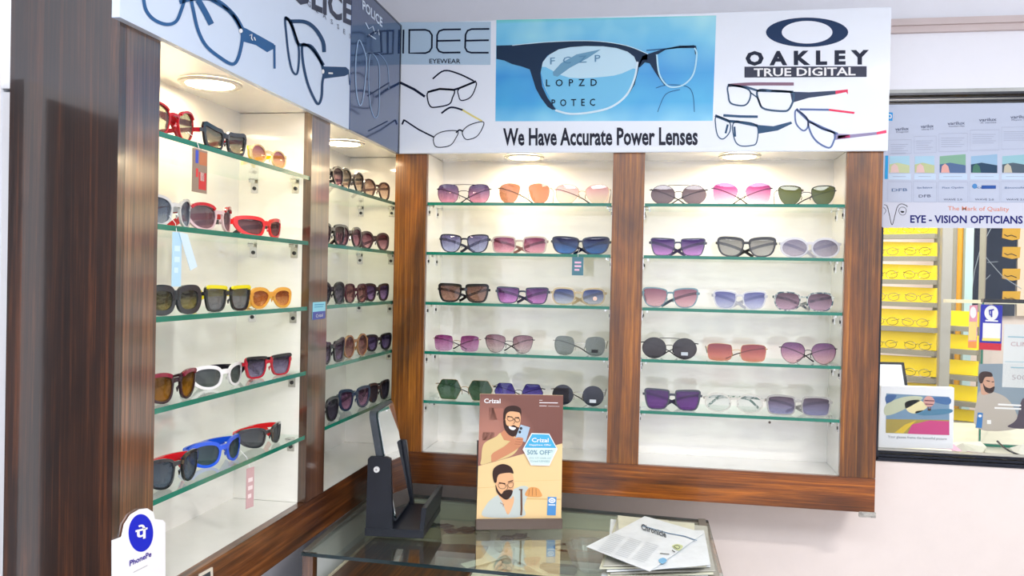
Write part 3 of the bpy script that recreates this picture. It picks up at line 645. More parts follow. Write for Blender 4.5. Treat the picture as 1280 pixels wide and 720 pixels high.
g('left', 0, 622, 689, 227, 252.5, 'rimless tan aviator sunglasses', 'teardrop', 'metal', GOLD, ((176, 122, 96), (196, 140, 108)), rimless=True, gap=.14, dens=.5, temple=('fold', 'open'), tc=DK)
g('left', 0, 693, 763, 228, 252.5, 'rimless sunglasses with pale pink and yellow lenses', 'butterfly', 'metal', GOLD, ((244, 186, 196), (240, 236, 214)), gap=.10, dens=.25, temple=('fold', 'open'))
g('left', 1, 549, 612, 291.5, 314.5, 'navy framed sunglasses with lavender blue lenses', 'way', 'p', DK, ((118, 112, 160), (190, 200, 236)), rim=.0026, gap=.12)
g('left', 1, 614, 684.5, 294, 315.5, 'clear beige framed sunglasses with plum lenses', 'rect', 'clear', (220, 206, 196), ((134, 60, 98), (238, 176, 196)), gap=.14, tc=(150, 110, 100), tk='p')
tsun = g('left', 1, 689, 763, 294.5, 316.5, 'dark blue sport sunglasses with a hanging teal tag', 'way', 'p', (18, 26, 54), ((38, 36, 84), (70, 130, 204)), rim=.0028, gap=.06, dens=.55, brow=1.8,
         tag_=('c', -0.003, -0.0375, -0.008, 0.031, 0.050, (74, 124, 140), (240, 190, 214)))
g('left', 2, 547, 611.8, 353.5, 376, 'black cat-eye sunglasses with brown lenses', 'trap', 'p', (20, 18, 20), ((132, 100, 92), (178, 138, 122)), rim=.0045, gap=.10, brow=1.7)
g('left', 2, 619.5, 686.8, 357, 378, 'slate framed square sunglasses with purple lenses', 'trap', 'p', (52, 58, 78), ((98, 44, 122), (222, 156, 226)), rim=.0026, gap=.12)
g('left', 2, 689, 757.5, 358.5, 380, 'cream framed sunglasses, blue lenses, round pink sticker', 'square', 'clear', (226, 208, 168), ((66, 84, 152), (206, 214, 226)), gap=.14, sticker=((244, 210, 190), 'round'))
g('left', 3, 541, 600.8, 416, 436, 'rimless square sunglasses with magenta lenses', 'rect', 'metal', GOLD, ((142, 56, 124), (226, 178, 216)), rimless=True, gap=.14, tc=DK)
g('left', 3, 605, 668, 416.5, 439.5, 'dark wire sunglasses with mauve lenses fading to clear', 'panto', 'metal', DK, ((150, 108, 124), (224, 208, 208)), gap=.14)
g('left', 3, 690.8, 759, 420.5, 444.5, 'rimless silver sunglasses with grey-green lenses', 'square', 'metal', SIL, ((140, 148, 146), (150, 158, 156)), rimless=True, gap=.18, dens=.5, temple=('fold', 'open'), tc=BK, sticker=((20, 20, 26), 'bar'))
g('left', 4, 544, 618, 474.5, 500.5, 'hexagonal gold sunglasses with dark green lenses', 'hex', 'metal', GOLD, ((58, 92, 70), (88, 124, 92)), gap=.10, dens=.6, temple=('fold', 'open'), tc=DK)
g('left', 4, 616, 681, 477.5, 502, 'hexagonal blue-violet sunglasses half behind the poster', 'hex', 'metal', DK, ((64, 54, 150), (150, 140, 220)), gap=.12, dens=.5)
g('left', 4, 688, 757, 482.5, 508, 'round dark grey sunglasses, right lens printed white', 'round', 'metal', SIL, ((64, 66, 84), (60, 66, 80)), rimless=True, gap=.16, dens=.6, temple=('fold', 'open'), tc=BK, sticker=((214, 220, 226), 'bar'))
g('right', 0, 811.8, 884.9, 228.5, 253, 'round double-bridge sunglasses with grey mauve lenses', 'round', 'metal', BK, ((118, 104, 114), (136, 120, 130)), dbl=True, gap=.13, dens=.5)
g('right', 0, 889, 966, 225, 252.5, 'rimless butterfly sunglasses, magenta lenses fading to pink', 'butterfly', 'metal', DK, ((150, 42, 122), (250, 208, 230)), rimless=True, gap=.10, dens=.3)
g('right', 0, 970.7, 1046, 228.5, 253, 'flat-topped sunglasses with olive green lenses', 'panto', 'metal', DK, ((112, 118, 66), (104, 120, 74)), gap=.15, dens=.6, topcol=(50, 54, 50), temple=('open', 'fold'))
g('right', 1, 812, 883, 295.5, 318, 'slate square sunglasses with deep to light purple lenses', 'trap', 'p', (62, 64, 86), ((72, 48, 116), (212, 158, 230)), rim=.0024, gap=.10)
g('right', 1, 895.5, 971, 294.5, 318.5, 'thick black sunglasses with light grey lenses', 'way', 'p', (30, 28, 32), ((150, 150, 150), (190, 190, 188)), rim=.0038, gap=.10, dens=.4, brow=2.0)
g('right', 1, 974.5, 1051, 294, 319, 'crystal clear round sunglasses with lilac grey lenses', 'round', 'clear', (232, 232, 240), ((150, 146, 172), (196, 190, 208)), rim=.004, gap=.10)
g('right', 2, 802, 874, 358.5, 383.5, 'pale teal framed sunglasses with dusky pink lenses', 'way', 'clear', (138, 176, 188), ((160, 104, 126), (238, 198, 206)), rim=.0026, gap=.10, temple=('open', 'fold'), tc=(70, 90, 104), tk='p')
g('right', 2, 890.5, 959, 361.5, 385, 'clear framed sunglasses with lavender blue lenses', 'way', 'clear', (232, 232, 238), ((112, 116, 178), (206, 210, 238)), rim=.003, gap=.12)
g('right', 2, 966.7, 1043, 364, 387.5, 'marbled teal-black sunglasses with mauve lenses', 'square', 'tortoise', (40, 74, 88), ((112, 84, 104), (206, 176, 200)), rim=.0026, gap=.12)
g('right', 3, 800.8, 873, 422, 448.5, 'black double-bridge sunglasses, charcoal lenses printed white', 'round', 'metal', BK, ((72, 68, 74), (78, 72, 78)), dbl=True, gap=.12, dens=.7, sticker=((196, 204, 210), 'bar'))
g('right', 3, 882, 959.7, 429, 451, 'thin gold rectangular sunglasses with coral red lenses', 'rect', 'metal', GOLD, ((156, 70, 84), (238, 158, 140)), gap=.12, temple=('open', 'fold'), tc=BK, dens=.4)
g('right', 3, 974, 1047, 427.5, 454, 'thin black aviator sunglasses with pink-purple lenses', 'aviator', 'metal', BK, ((128, 78, 134), (248, 206, 212)), gap=.10, dens=.3)
g('right', 4, 804, 877, 486, 512, 'dark grey square sunglasses with deep purple lenses', 'trap', 'p', (62, 64, 76), ((84, 38, 116), (128, 74, 158)), rim=.0034, gap=.10, dens=.6)
g('right', 4, 880, 955.5, 490.5, 514.5, 'clear round spectacles with green marbled temples', 'round', 'clear', (232, 228, 220), ((236, 240, 238), (240, 242, 240)), rim=.003, gap=.12, dens=.06, temple='flat', tc=(20, 92, 72), tk='tortoise', th=.006)
g('right', 4, 957, 1040, 495, 520, 'clear grey rectangular sunglasses, mauve to navy lenses', 'rect', 'clear', (190, 188, 184), ((96, 76, 96), (170, 168, 206)), rim=.0034, gap=.10, dens=.45)

def gl(bay, i, uL, uR, H, lab, shape, kind, fc, lc, Wd=0.142, xe=-0.012, **k):
    """a pair on a shelf of the left cabinet, turned part of the way towards the door side; its near end at the shelf's front"""
    best = None; H *= 0.80 if bay == 'near' else 0.92
    zz = S[i]+H*0.6
    for deg in range(25, 91, 3):
        ph = math.radians(deg); c = math.cos(ph); s_ = math.sin(ph); cx = xe-c*Wd/2
        if cx-c*Wd/2 < -0.150: continue
        lo, hi = -1.6, 0.3
        for _ in range(40):
            mid = (lo+hi)/2; u = to_px(Vector((cx-c*Wd/2, mid-s_*Wd/2, zz)))[0]
            if u < uL: lo = mid
            else: hi = mid
        uu = to_px(Vector((cx+c*Wd/2, lo+s_*Wd/2, zz)))[0]
        if best is None or abs(uu-uR) < best[0]: best = (abs(uu-uR), ph, cx, lo)
    _, ph, cx, cy = best
    where = '%s shelf, %s bay, left cabinet' % (ORD[i], bay)
    return sunglasses(lab+', '+where, (cx, cy, S[i]), ph, Wd, H, shape, kind, fc, lc, **k)
RED = (200, 24, 36)
gl('near', 0, 183, 247, .060, 'red half-rim sport sunglasses with light grey lenses', 'wrap', 'p', RED, ((150, 146, 130), (196, 190, 170)), wrap=.012, topcol=RED, tag_=('many', 0.045, -0.016, -0.012, 0.042, 0.070, (150, 128, 110), (226, 60, 60)), rim=.002, temple='flat')
gl('near', 0, 254, 304.5, .052, 'black cat-eye sunglasses with red inner temples', 'cat', 'p', (28, 28, 32), ((110, 110, 112), (190, 180, 150)), rim=.005, temple=('open', 'fold'), tc=(190, 30, 50), gap=.12)
gl('near', 0, 314, 350, .044, 'small round sunglasses with bright yellow temples', 'round', 'clear', (240, 220, 170), ((170, 110, 128), (240, 200, 150)), rim=.0016, temple='fold', tc=(250, 226, 20), tk='p', th=.007, gap=.2)
gl('near', 1, 186, 248, .058, 'silver sport sunglasses with blue-grey lenses and pale blue tag', 'wrap', 'p', (206, 206, 204), ((84, 96, 116), (150, 164, 180)), wrap=.022, dens=.6, tag_=('two', -0.02, -0.014, -0.010, 0.024, 0.085, (176, 212, 232), (206, 230, 240)))
gl('near', 1, 246, 303, .056, 'white and red sport sunglasses with grey lenses', 'wrap', 'p', (222, 190, 190), ((110, 104, 112), (160, 120, 130)), wrap=.022, dens=.6, topcol=RED, temple=('open', 'open'), tc=RED, th=.012)
gl('near', 1, 303, 363, .050, 'bright red wraparound sunglasses with black temples', 'sport', 'p', (226, 28, 30), ((96, 60, 66), (140, 84, 88)), wrap=.024, dens=.6, tc=BK, rim=.005, temple=('open', 'open'), gap=.13)
gl('near', 2, 186, 247, .058, 'chunky black square sunglasses', 'square', 'p', (40, 44, 50), ((70, 72, 74), (150, 140, 92)), rim=.008, dens=.6, brow=1.2, gap=.13)  # yellow reflection put into the lower colour of the lenses
gl('near', 2, 256, 313.5, .056, 'flat-topped black sunglasses with yellow trim and temples', 'trap', 'p', (26, 26, 28), ((116, 116, 116), (140, 140, 146)), rim=.004, dens=.6, topcol=(236, 220, 30), tc=(240, 222, 30), temple='open', th=.012, gap=.12)
gl('near', 2, 313.5, 365, .050, 'orange translucent butterfly sunglasses with brown lenses', 'butterfly', 'clear', (250, 190, 84), ((150, 84, 50), (226, 158, 100)), rim=.005, dens=.5, gap=.14, tk='clear', tc=(252, 214, 100), th=.010)
gl('near', 3, 187, 249, .060, 'maroon and black sunglasses with amber lenses', 'sport', 'p', (48, 26, 36), ((120, 80, 20), (170, 116, 24)), wrap=.012, dens=.7, topcol=(130, 20, 50), rim=.004)
gl('near', 3, 248, 314, .052, 'white sport sunglasses with grey lenses and red hinges', 'wrap', 'p', (232, 228, 226), ((74, 82, 84), (110, 116, 112)), wrap=.022, dens=.7, tc=BK, rim=.0045, temple=('fold', 'flat'), side=RED)
gl('near', 3, 306, 364.5, .053, 'black and red square sunglasses with violet grey lenses', 'trap', 'p', (180, 24, 44), ((66, 56, 84), (160, 150, 180)), dens=.5, topcol=(26, 22, 28), tc=BK, temple=('fold', 'flat'), rim=.0035, gap=.12)
gl('near', 4, 187, 256, .062, 'glossy black sport sunglasses with red temples', 'sport', 'p', (30, 34, 38), ((70, 84, 98), (110, 124, 138)), wrap=.014, dens=.7, tc=(224, 30, 40), temple=('flat', 'flat'), rim=.0035)
gl('near', 4, 246, 311.5, .056, 'bright blue sport sunglasses with dark lenses', 'wrap', 'p', (26, 84, 214), ((44, 66, 78), (80, 104, 110)), wrap=.022, dens=.75, rim=.0048, temple=('flat', 'flat'), tag_=('c', 0.055, -0.014, -0.016, 0.022, 0.075, (196, 160, 160), (232, 216, 214)))
gl('near', 4, 308, 363, .050, 'black sport sunglasses with a long red temple', 'sport', 'p', (34, 34, 38), ((76, 80, 84), (104, 106, 110)), wrap=.024, dens=.7, tc=(230, 36, 40), temple=('flat', 'flat'), rim=.0035)
BR = ((84, 60, 66), (206, 150, 160))
gl('far', 0, 398, 425, .050, 'black and pink oval sunglasses beside the pillar', 'butterfly', 'p', BK, BR, gap=.14)
gl('far', 0, 427, 452, .054, 'thin black sunglasses with nearly clear lenses', 'butterfly', 'p', BK, ((120, 108, 96), (232, 214, 190)), rim=.0026, gap=.14, temple='open', dens=.2)
gl('far', 0, 455, 487, .054, 'large brown-rimmed sunglasses with faded lenses', 'butterfly', 'p', (66, 48, 44), ((150, 120, 104), (236, 214, 196)), rim=.003, gap=.14, temple='open', dens=.2)
gl('far', 1, 400, 425, .054, 'black sunglasses with pink lenses beside the pillar', 'way', 'p', BK, BR, rim=.004)
gl('far', 1, 424, 450, .054, 'dark brown oversized sunglasses', 'butterfly', 'p', (50, 34, 38), ((100, 66, 80), (196, 140, 156)), rim=.004)
gl('far', 1, 451, 488, .052, 'dark taupe sunglasses with wine lenses', 'butterfly', 'p', (72, 58, 56), ((90, 40, 60), (214, 170, 180)), rim=.0045)
gl('far', 2, 400, 431, .056, 'black oval sunglasses with smoky lenses', 'butterfly', 'p', BK, ((70, 70, 84), (150, 140, 160)), rim=.005)
gl('far', 2, 432, 459, .052, 'dark red sunglasses with rosy brown lenses', 'square', 'p', (70, 22, 40), ((120, 80, 80), (186, 140, 140)), rim=.003)
gl('far', 2, 457, 487.5, .052, 'black square sunglasses with violet lenses', 'way', 'p', BK, ((80, 60, 100), (170, 140, 190)), rim=.005)
gl('far', 3, 400, 431, .060, 'black cat-eye sunglasses beside the pillar', 'cat', 'p', BK, ((60, 50, 66), (160, 140, 170)), rim=.005)
gl('far', 3, 430, 460, .062, 'oversized gold-brown sunglasses', 'round', 'p', (150, 110, 70), ((96, 66, 66), (190, 140, 130)), rim=.003, dens=.5)
gl('far', 3, 458, 489, .050, 'black rectangular sunglasses at the corner end', 'way', 'p', BK, ((70, 60, 96), (140, 120, 170)), rim=.005)
gl('far', 4, 388, 424, .062, 'black sunglasses beside the pillar', 'way', 'p', BK, ((60, 56, 66), (90, 84, 100)), rim=.005, dens=.7)
gl('far', 4, 424, 463.5, .060, 'navy framed sunglasses with mauve lenses', 'way', 'p', (34, 48, 76), ((100, 60, 90), (190, 140, 170)), rim=.005, temple=('flat', 'fold'))
gl('far', 4, 461, 488, .058, 'black sunglasses at the corner end', 'way', 'p', BK, ((44, 44, 56), (80, 76, 92)), rim=.005, dens=.7, temple='flat')

# ================================================================== COUNTER
ZT = 0.87
ct = thing('display_counter', 'glass-topped wooden counter in the corner below the cabinets', 'counter', (0.42, -0.2, 0))
top = [(-0.045, -0.492), (0.895, -0.530), (0.884, 0.006), (-0.07, 0.075)]
q = MB().prism([(x, y, ZT-0.008) for x, y in top], (0, 0, 0.008), 1); q.m[0] = q.m[1] = 0
build('glass_top', q, [M['top_glass'], M['glass_edge_dark']], ct)
cream = plaster('cream_lining', (0.82, 0.79, 0.66), 0.08, 4, 0.5)
build('leg', MB().box(-0.045, -0.020, -0.485, -0.460, 0, ZT-0.009), M['dark_wood_up'], ct)
build('leg', MB().box(0.865, 0.890, -0.515, -0.490, 0, ZT-0.009), M['dark_wood_up'], ct)
build('side_panel', MB().box(-0.045, -0.037, -0.459, 0.05, 0.02, ZT-0.009), M['white'], ct)
build('side_panel', MB().box(0.874, 0.884, -0.489, 0.0, 0.02, ZT-0.009), M['white'], ct)
build('back_panel', MB().prism([(-0.036, 0.060, 0.02), (0.873, -0.004, 0.02), (0.873, 0.003, 0.02), (-0.036, 0.068, 0.02)], (0, 0, ZT-0.03)), cream, ct)
build('inner_floor', MB().box(0.311, 0.873, -0.455, -0.01, 0.775, 0.785).box(-0.036, 0.311, -0.099, 0.03, 0.775, 0.785), cream, ct)
build('front_panel', MB().box(-0.018, 0.864, -0.478, -0.462, 0.02, 0.77), M['dark_wood_up'], ct)
build('drawer_board', MB().box(-0.005, 0.31, -0.455, -0.10, 0.775, 0.79), M['wood_y'], ct)
build('drawer_edge', MB().box(-0.011, -0.005, -0.455, -0.10, 0.772, 0.794), plaster('edge_strip', (0.7, 0.6, 0.45), 0.05), ct)
build('metal_edge', MB().prism([(0.864, -0.526, ZT+0.0004), (0.886, -0.527, ZT+0.0004), (0.877, 0.004, ZT+0.0004), (0.858, 0.005, ZT+0.0004)], (0, 0, 0.003)), M['alu'], ct)
build('metal_edge', MB().prism([(-0.043, -0.488, ZT+0.0004), (-0.030, -0.489, ZT+0.0004), (-0.052, 0.05, ZT+0.0004), (-0.066, 0.05, ZT+0.0004)], (0, 0, 0.003)), M['alu'], ct)
# things kept inside the counter
IZ = 0.785; ib = PZ(IZ).px(738, 712); ir = PZ(IZ).px(706, 686)
t = thing('glass_bowl', 'cut crystal bowl inside the counter beneath the newspapers\' left edge', 'bowl', (ib.x, ib.y, IZ))
crys = mat('crystal', (0.75, 0.78, 0.76), 0.05, coat=1); crys.node_tree.nodes['Principled BSDF'].inputs['Alpha'].default_value = 0.55
bw = MB().lathe([(0.030, 0), (0.045, 0.012), (0.060, 0.045), (0.063, 0.062), (0.056, 0.062), (0.052, 0.045), (0.036, 0.016), (0.0, 0.012)], (ib.x, ib.y, IZ), 24, cap=False)
for i, v in enumerate(bw.v):
    if i % 2: c_ = Vector((ib.x, ib.y, v.z)); bw.v[i] = c_+(v-c_)*0.93
build('bowl', bw, crys, t)
tag(build('bracelet', MB().tube([(ir.x+0.028*math.cos(a*math.pi/10), ir.y+0.028*math.sin(a*math.pi/10), IZ+0.004) for a in range(20)], 0.0028, 6, closed=True), M['black']), 'thin dark ring lying inside the counter near the poster stand', 'bracelet')
for k in range(4):
    ip = PZ(IZ).px((548, 572, 590, 640)[k], (672, 682, 676, 690)[k]); x, y = ip.x, ip.y+0.02*(k % 2)
    t = thing('spectacles', '%s cased spectacles in the row inside the counter beside the mirror stand' % ['first', 'second', 'third', 'fourth'][k], 'spectacles', (x, y, IZ), 0.25*k, 'wrapped spectacles inside the counter')
    for s in (-1, 1): build('lens', MB().lathe([(0.0, 0.030), (0.017, 0.031), (0.019, 0.034)], (s*0.021, 0, 0), 14, cap=False), C(90, 104, 112), t, local=True)
    build('frame_front', MB().bar([(-0.042, 0, 0.036), (-0.02, -0.015, 0.036), (0, 0, 0.038), (0.02, -0.015, 0.036), (0.042, 0, 0.036)], 0.004, 0.004).bar([(-0.042, 0, 0.034), (-0.02, 0.018, 0.034), (0, 0, 0.034), (0.02, 0.018, 0.034), (0.042, 0, 0.034)], 0.004, 0.003), M['black'], t, local=True)
    build('case', MB().box(-0.047, 0.047, -0.022, 0.024, 0, 0.030), C(196, 190, 158), t, local=True, bevel=0.004)
for k, (x, y, a, l) in enumerate(((0.36, -0.20, 1.45, .16), (0.385, -0.19, 1.62, .17), (0.41, -0.20, 1.75, .16), (0.33, -0.25, 0.9, .13), (0.44, -0.26, 2.3, .14))):
    dx, dy = math.cos(a)*l/2, math.sin(a)*l/2; nx, ny = -math.sin(a)*0.012, math.cos(a)*0.012
    o = build('paper_slip', MB().prism([(x-dx-nx, y-dy-ny, IZ+0.002+0.004*k), (x+dx-nx, y+dy-ny, IZ+0.002+0.004*k), (x+dx+nx, y+dy+ny, IZ+0.006+0.004*k), (x-dx+nx, y-dy+ny, IZ+0.006+0.004*k)], (0, 0, 0.001)), C(226, 224, 206))
    tag(o, '%s white paper slip fanned out inside the counter below the poster' % ['first', 'second', 'third', 'leftmost', 'rightmost'][k], 'paper', 'paper slips inside the counter')
o = build('lens_case', MB().box(0.47, 0.56, -0.26, -0.235, IZ, IZ+0.02), C(96, 98, 100), bevel=0.004); tag(o, 'small grey spectacle case inside the counter beside the crystal bowl', 'case')

# mirror on its stand
bkw = M['black_wood']
ms = thing('table_mirror', 'black wooden tilting mirror standing on the glass counter', 'mirror', (0.058, -0.356, ZT), math.radians(5))
bz = ZT+0.004
for x, y in ((0.075, -0.335), (0.185, -0.335), (0.075, -0.135), (0.185, -0.135)):
    build('foot', MB().tube([(x, y, ZT+0.0005), (x, y, bz)], 0.006, 10), C(214, 208, 196), ms)
build('base', MB().box(0.056, 0.200, -0.356, -0.118, bz, bz+0.020), bkw, ms, bevel=0.0015)
build('upright', MB().prism([(0.058, -0.355, bz+0.020), (0.124, -0.355, bz+0.020), (0.116, -0.355, 1.062), (0.106, -0.355, 1.066), (0.066, -0.355, 1.066), (0.060, -0.355, 1.060)], (0, 0.014, 0)), bkw, ms, bevel=0.001)
build('upright', MB().prism([(0.078, -0.134, bz+0.020), (0.130, -0.134, bz+0.020), (0.106, -0.134, 1.064), (0.102, -0.134, 1.066), (0.082, -0.134, 1.066), (0.078, -0.134, 1.060)], (0, 0.014, 0)), bkw, ms, bevel=0.001)
build('front_lip', MB().prism([(0.190, -0.356, bz+0.0205), (0.2005, -0.356, bz+0.0205), (0.206, -0.356, 0.948), (0.194, -0.356, 0.948)], (0, 0.235, 0)), bkw, ms, bevel=0.001)
for y, s in ((-0.3555, -1), (-0.1195, 1)):
    k_ = build('knob', MB().tube([(0.083, y, 1.036), (0.083, y+s*0.004, 1.036)], 0.0072, 16), C(226, 226, 226), ms)
    build('screw', MB().tube([(0.083, y+s*0.004, 1.036), (0.083, y+s*0.005, 1.036)], 0.003, 8), M['chrome'], k_)
# tilted frame: axis along y, face towards +x, leaning
tl = math.radians(11); mc = Vector((0.098, -0.237, 1.036)); yd = Vector((-math.sin(math.radians(1)), math.cos(math.radians(1)), 0))
up_ = Vector((-math.sin(tl)*math.cos(math.radians(1)), -math.sin(tl)*math.sin(math.radians(1)), math.cos(tl))); no_ = Vector((math.cos(tl)*math.cos(math.radians(1)), math.cos(tl)*math.sin(math.radians(1)), math.sin(tl)))
def fq(y0, y1, h0, h1, d0, d1):
    return MB().prism([mc+up_*h+no_*d0+yd*(y+0.237) for y, h in ((y0, h0), (y1, h0), (y1, h1), (y0, h1))], no_*(d1-d0))
def rr(y0, y1, h0, h1, r, d0, d1):
    pts = []
    for cy_, ch, a0 in ((y1-r, h1-r, 0), (y0+r, h1-r, 90), (y0+r, h0+r, 180), (y1-r, h0+r, 270)):
        for q_ in range(5): a = math.radians(a0+q_*22.5); pts.append((cy_+r*math.cos(a), ch+r*math.sin(a)))
    return MB().prism([mc+up_*h+no_*d0+yd*(y+0.237) for y, h in pts], no_*(d1-d0))
build('mirror_frame', rr(-0.338, -0.136, -0.136, 0.142, 0.022, -0.018, -0.002), plaster('grey_black_frame', rgb(70, 76, 84), 0.1, 10, 0.35), ms)
build('glass_rim', rr(-0.332, -0.142, -0.130, 0.136, 0.018, -0.0019, 0.0016), M['glass_edge_dark'], ms)
build('mirror_bevel', rr(-0.331, -0.143, -0.129, 0.135, 0.018, 0.0017, 0.0020), mat('bevel_silver', (0.85, 0.88, 0.88), 0.12, 1), ms)
build('mirror_glass', rr(-0.327, -0.147, -0.125, 0.131, 0.016, 0.0021, 0.0024), M['mirror'], ms)

# poster in its tray
lp = PZ(ZT)
a_, b_ = lp.px(596, 663), lp.px(703, 662); exv = Vector((b_.x-a_.x, b_.y-a_.y, 0)).normalized(); nrm = Vector((exv.y, -exv.x, 0)); wd_ = (b_-a_).length
pt = thing('poster_stand', 'brown tray standing on the counter, holding the upright advertising card', 'stand', ((a_.x+b_.x)/2, (a_.y+b_.y)/2, ZT))
A0 = Vector((a_.x, a_.y, ZT+0.0005))
def pbox(x0, x1, d0, d1, z0, z1):
    return MB().prism([A0+exv*x-nrm*d+Vector((0, 0, z0)) for x, d in ((x0, d0), (x1, d0), (x1, d1), (x0, d1))], (0, 0, z1-z0))
build('tray_front', pbox(-0.002, wd_, 0, 0.010, 0, 0.026), M['brown_plastic'], pt, bevel=0.0015)
build('tray_base', pbox(-0.002, wd_, 0.0105, 0.055, 0, 0.012), M['brown_plastic'], pt, bevel=0.001)
build('back_rest', MB().prism([A0+exv*x-nrm*d+Vector((0, 0, 0.0125)) for x, d in ((0.0, 0.034), (wd_-0.004, 0.034), (wd_-0.004, 0.040), (0.0, 0.040))], -nrm*0.03+Vector((0, 0, 0.20))), M['black'], pt)
ln_ = math.radians(8); pup = Vector((0, 0, 1))*math.cos(ln_)-nrm*math.sin(ln_); pn = nrm*math.cos(ln_)+Vector((0, 0, 1))*math.sin(ln_)
PO = A0-nrm*0.018+Vector((0, 0, 0.0130))
pp = Plane(PO, pn)
tl_, tr_, bl_, br_ = pp.px(600, 492), pp.px(704, 494), pp.px(596, 655), pp.px(701, 655)
ad = thing('poster', 'advertising card with two drawn bearded men and a blue price hexagon, in the brown tray', 'poster', tuple(pt.location+Vector((0, 0, 0.013))))
build('card', MB().prism([tl_, tr_, Vector(br_), Vector(bl_)], pn*-0.004), C(236, 206, 160), ad)
P = Print(pp, ad, (580, 480), 6)
brn = bpy.data.materials.new('brown_gradient_print'); brn.use_nodes = True; b_t = brn.node_tree; b_b = b_t.nodes['Principled BSDF']; b_b.inputs['Roughness'].default_value = 0.3
tc_ = b_t.nodes.new('ShaderNodeTexCoord'); g_ = b_t.nodes.new('ShaderNodeTexGradient'); mp_ = b_t.nodes.new('ShaderNodeMapping'); mp_.inputs['Location'].default_value = (-0.35, 0, -0.45); g_.gradient_type = 'SPHERICAL'
b_t.links.new(tc_.outputs['Generated'], mp_.inputs[0]); b_t.links.new(mp_.outputs[0], g_.inputs[0]); r_ = ramp(brn, g_.outputs[0], [(0.3, rgb(118, 70, 58)), (0.95, rgb(206, 140, 118))]); b_t.links.new(r_.outputs[0], b_b.inputs['Base Color'])
P.fill([(121, 74), (744, 86), (738, 445), (104, 616)], brn, 'upper_scene')
Wt = M['white']; hair = C(58, 38, 34); skin = C(206, 140, 104); skin2 = C(234, 180, 136); shirt = C(222, 196, 140); grey = C(196, 204, 200)
P.text('Crizal', (150, 142), (274, 144), 32, Wt, 'logo_lettering', bold=0.02, lift=3)
P.lines([st([(565, 122), (588, 122)], 3), st([(565, 140), (704, 142)], 6), st([(565, 164), (620, 165)], 4), st([(630, 166), (716, 168)], 2)], Wt, 'small_print')
P.fill([(188, 178), (262, 180), (258, 270), (184, 268)], C(150, 96, 88), 'wall_picture'); P.fill([(222, 182), (295, 184), (292, 272), (250, 272)], C(166, 110, 96), 'wall_picture', lift=2)
P.fill([(140, 362), (230, 362), (226, 424), (136, 422)], C(150, 110, 84), 'wall_picture')
P.fill([(128, 605), (130, 560), (140, 470), (170, 430), (240, 395), (280, 365), (360, 380), (420, 440), (380, 520), (300, 560), (210, 584)], shirt, 'shirt', curve=True, lift=3)
P.fill([(275, 370), (300, 345), (380, 390), (360, 430), (300, 420)], skin, 'neck', lift=4)
P.fill([(205, 560), (215, 520), (300, 470), (370, 410), (410, 395), (445, 410), (430, 460), (380, 500), (300, 545), (215, 585)], skin, 'forearm', curve=True, lift=6)
P.fill([(300, 230), (320, 195), (400, 200), (424, 240), (420, 300), (400, 350), (370, 380), (330, 370), (300, 320)], skin2, 'face', curve=True, lift=5)
P.fill([(296, 270), (298, 210), (320, 172), (380, 162), (425, 185), (428, 235), (415, 215), (350, 205), (318, 225), (310, 262)], hair, 'hair', curve=True, lift=6)
P.fill([(296, 275), (310, 268), (318, 305), (345, 318), (372, 308), (398, 322), (414, 330), (400, 370), (370, 394), (330, 375), (302, 330)], hair, 'beard', curve=True, lift=6)
P.fill([(335, 318), (362, 322), (390, 330), (372, 346), (345, 338)], Wt, 'smile', curve=True, lift=8)
P.lines([st([(326, 252), (344, 246), (366, 254), (364, 272), (340, 276), (326, 266)], 4, True, True), st([(382, 258), (404, 256), (418, 266), (412, 282), (390, 282)], 4, True, True), st([(366, 262), (382, 264)], 4), st([(325, 242), (362, 248)], 7), st([(385, 252), (414, 252)], 7), st([(376, 262), (380, 292), (368, 298)], 3)], hair, 'spectacles_drawing', lift=8)
P.fill([(425, 305), (495, 325), (462, 438), (385, 405)], C(172, 196, 216), 'phone', lift=8)
P.fill(ell(428, 333, 10, 11, 14), M['black'], 'phone_camera', lift=10); P.fill(ell(419, 360, 10, 11, 14), M['black'], 'phone_camera', lift=10)
P.fill([(370, 420), (400, 400), (440, 405), (442, 425), (430, 460), (390, 480), (365, 455)], skin, 'hand', curve=True, lift=10)
P.lines([st([(395, 415), (440, 418)], 3), st([(385, 432), (436, 436)], 3), st([(380, 450), (426, 452)], 3)], C(160, 96, 70), 'finger_lines', lift=12)
P.fill([(106, 618), (738, 447), (728, 1050), (92, 1050)], C(238, 206, 152), 'lower_scene', lift=1)
P = Print(pp, ad, (580, 570), 6)
P.lines([st([(100, 240), (240, 232)], 3), st([(370, 190), (725, 180)], 2), st([(450, 320), (725, 325)], 10)], C(222, 184, 124), 'table_lines', lift=2)
P.fill([(150, 455), (165, 370), (210, 320), (260, 290), (370, 250), (430, 225), (480, 235), (475, 300), (450, 380), (440, 455)], grey, 'shirt', curve=True, lift=3)
P.fill([(245, 260), (340, 320), (370, 300), (372, 350), (330, 440), (290, 350)], skin2, 'neck', curve=True, lift=4)
P.fill([(236, 150), (260, 120), (350, 130), (372, 170), (372, 240), (350, 300), (310, 325), (262, 280), (240, 220)], skin2, 'face', curve=True, lift=5)
P.fill([(226, 195), (214, 130), (232, 84), (290, 60), (350, 80), (372, 130), (340, 125), (270, 135), (250, 160), (244, 196)], hair, 'hair', curve=True, lift=6)
P.fill([(238, 215), (252, 250), (280, 285), (300, 262), (336, 252), (366, 262), (350, 305), (316, 328), (270, 300), (242, 262)], hair, 'beard', curve=True, lift=6)
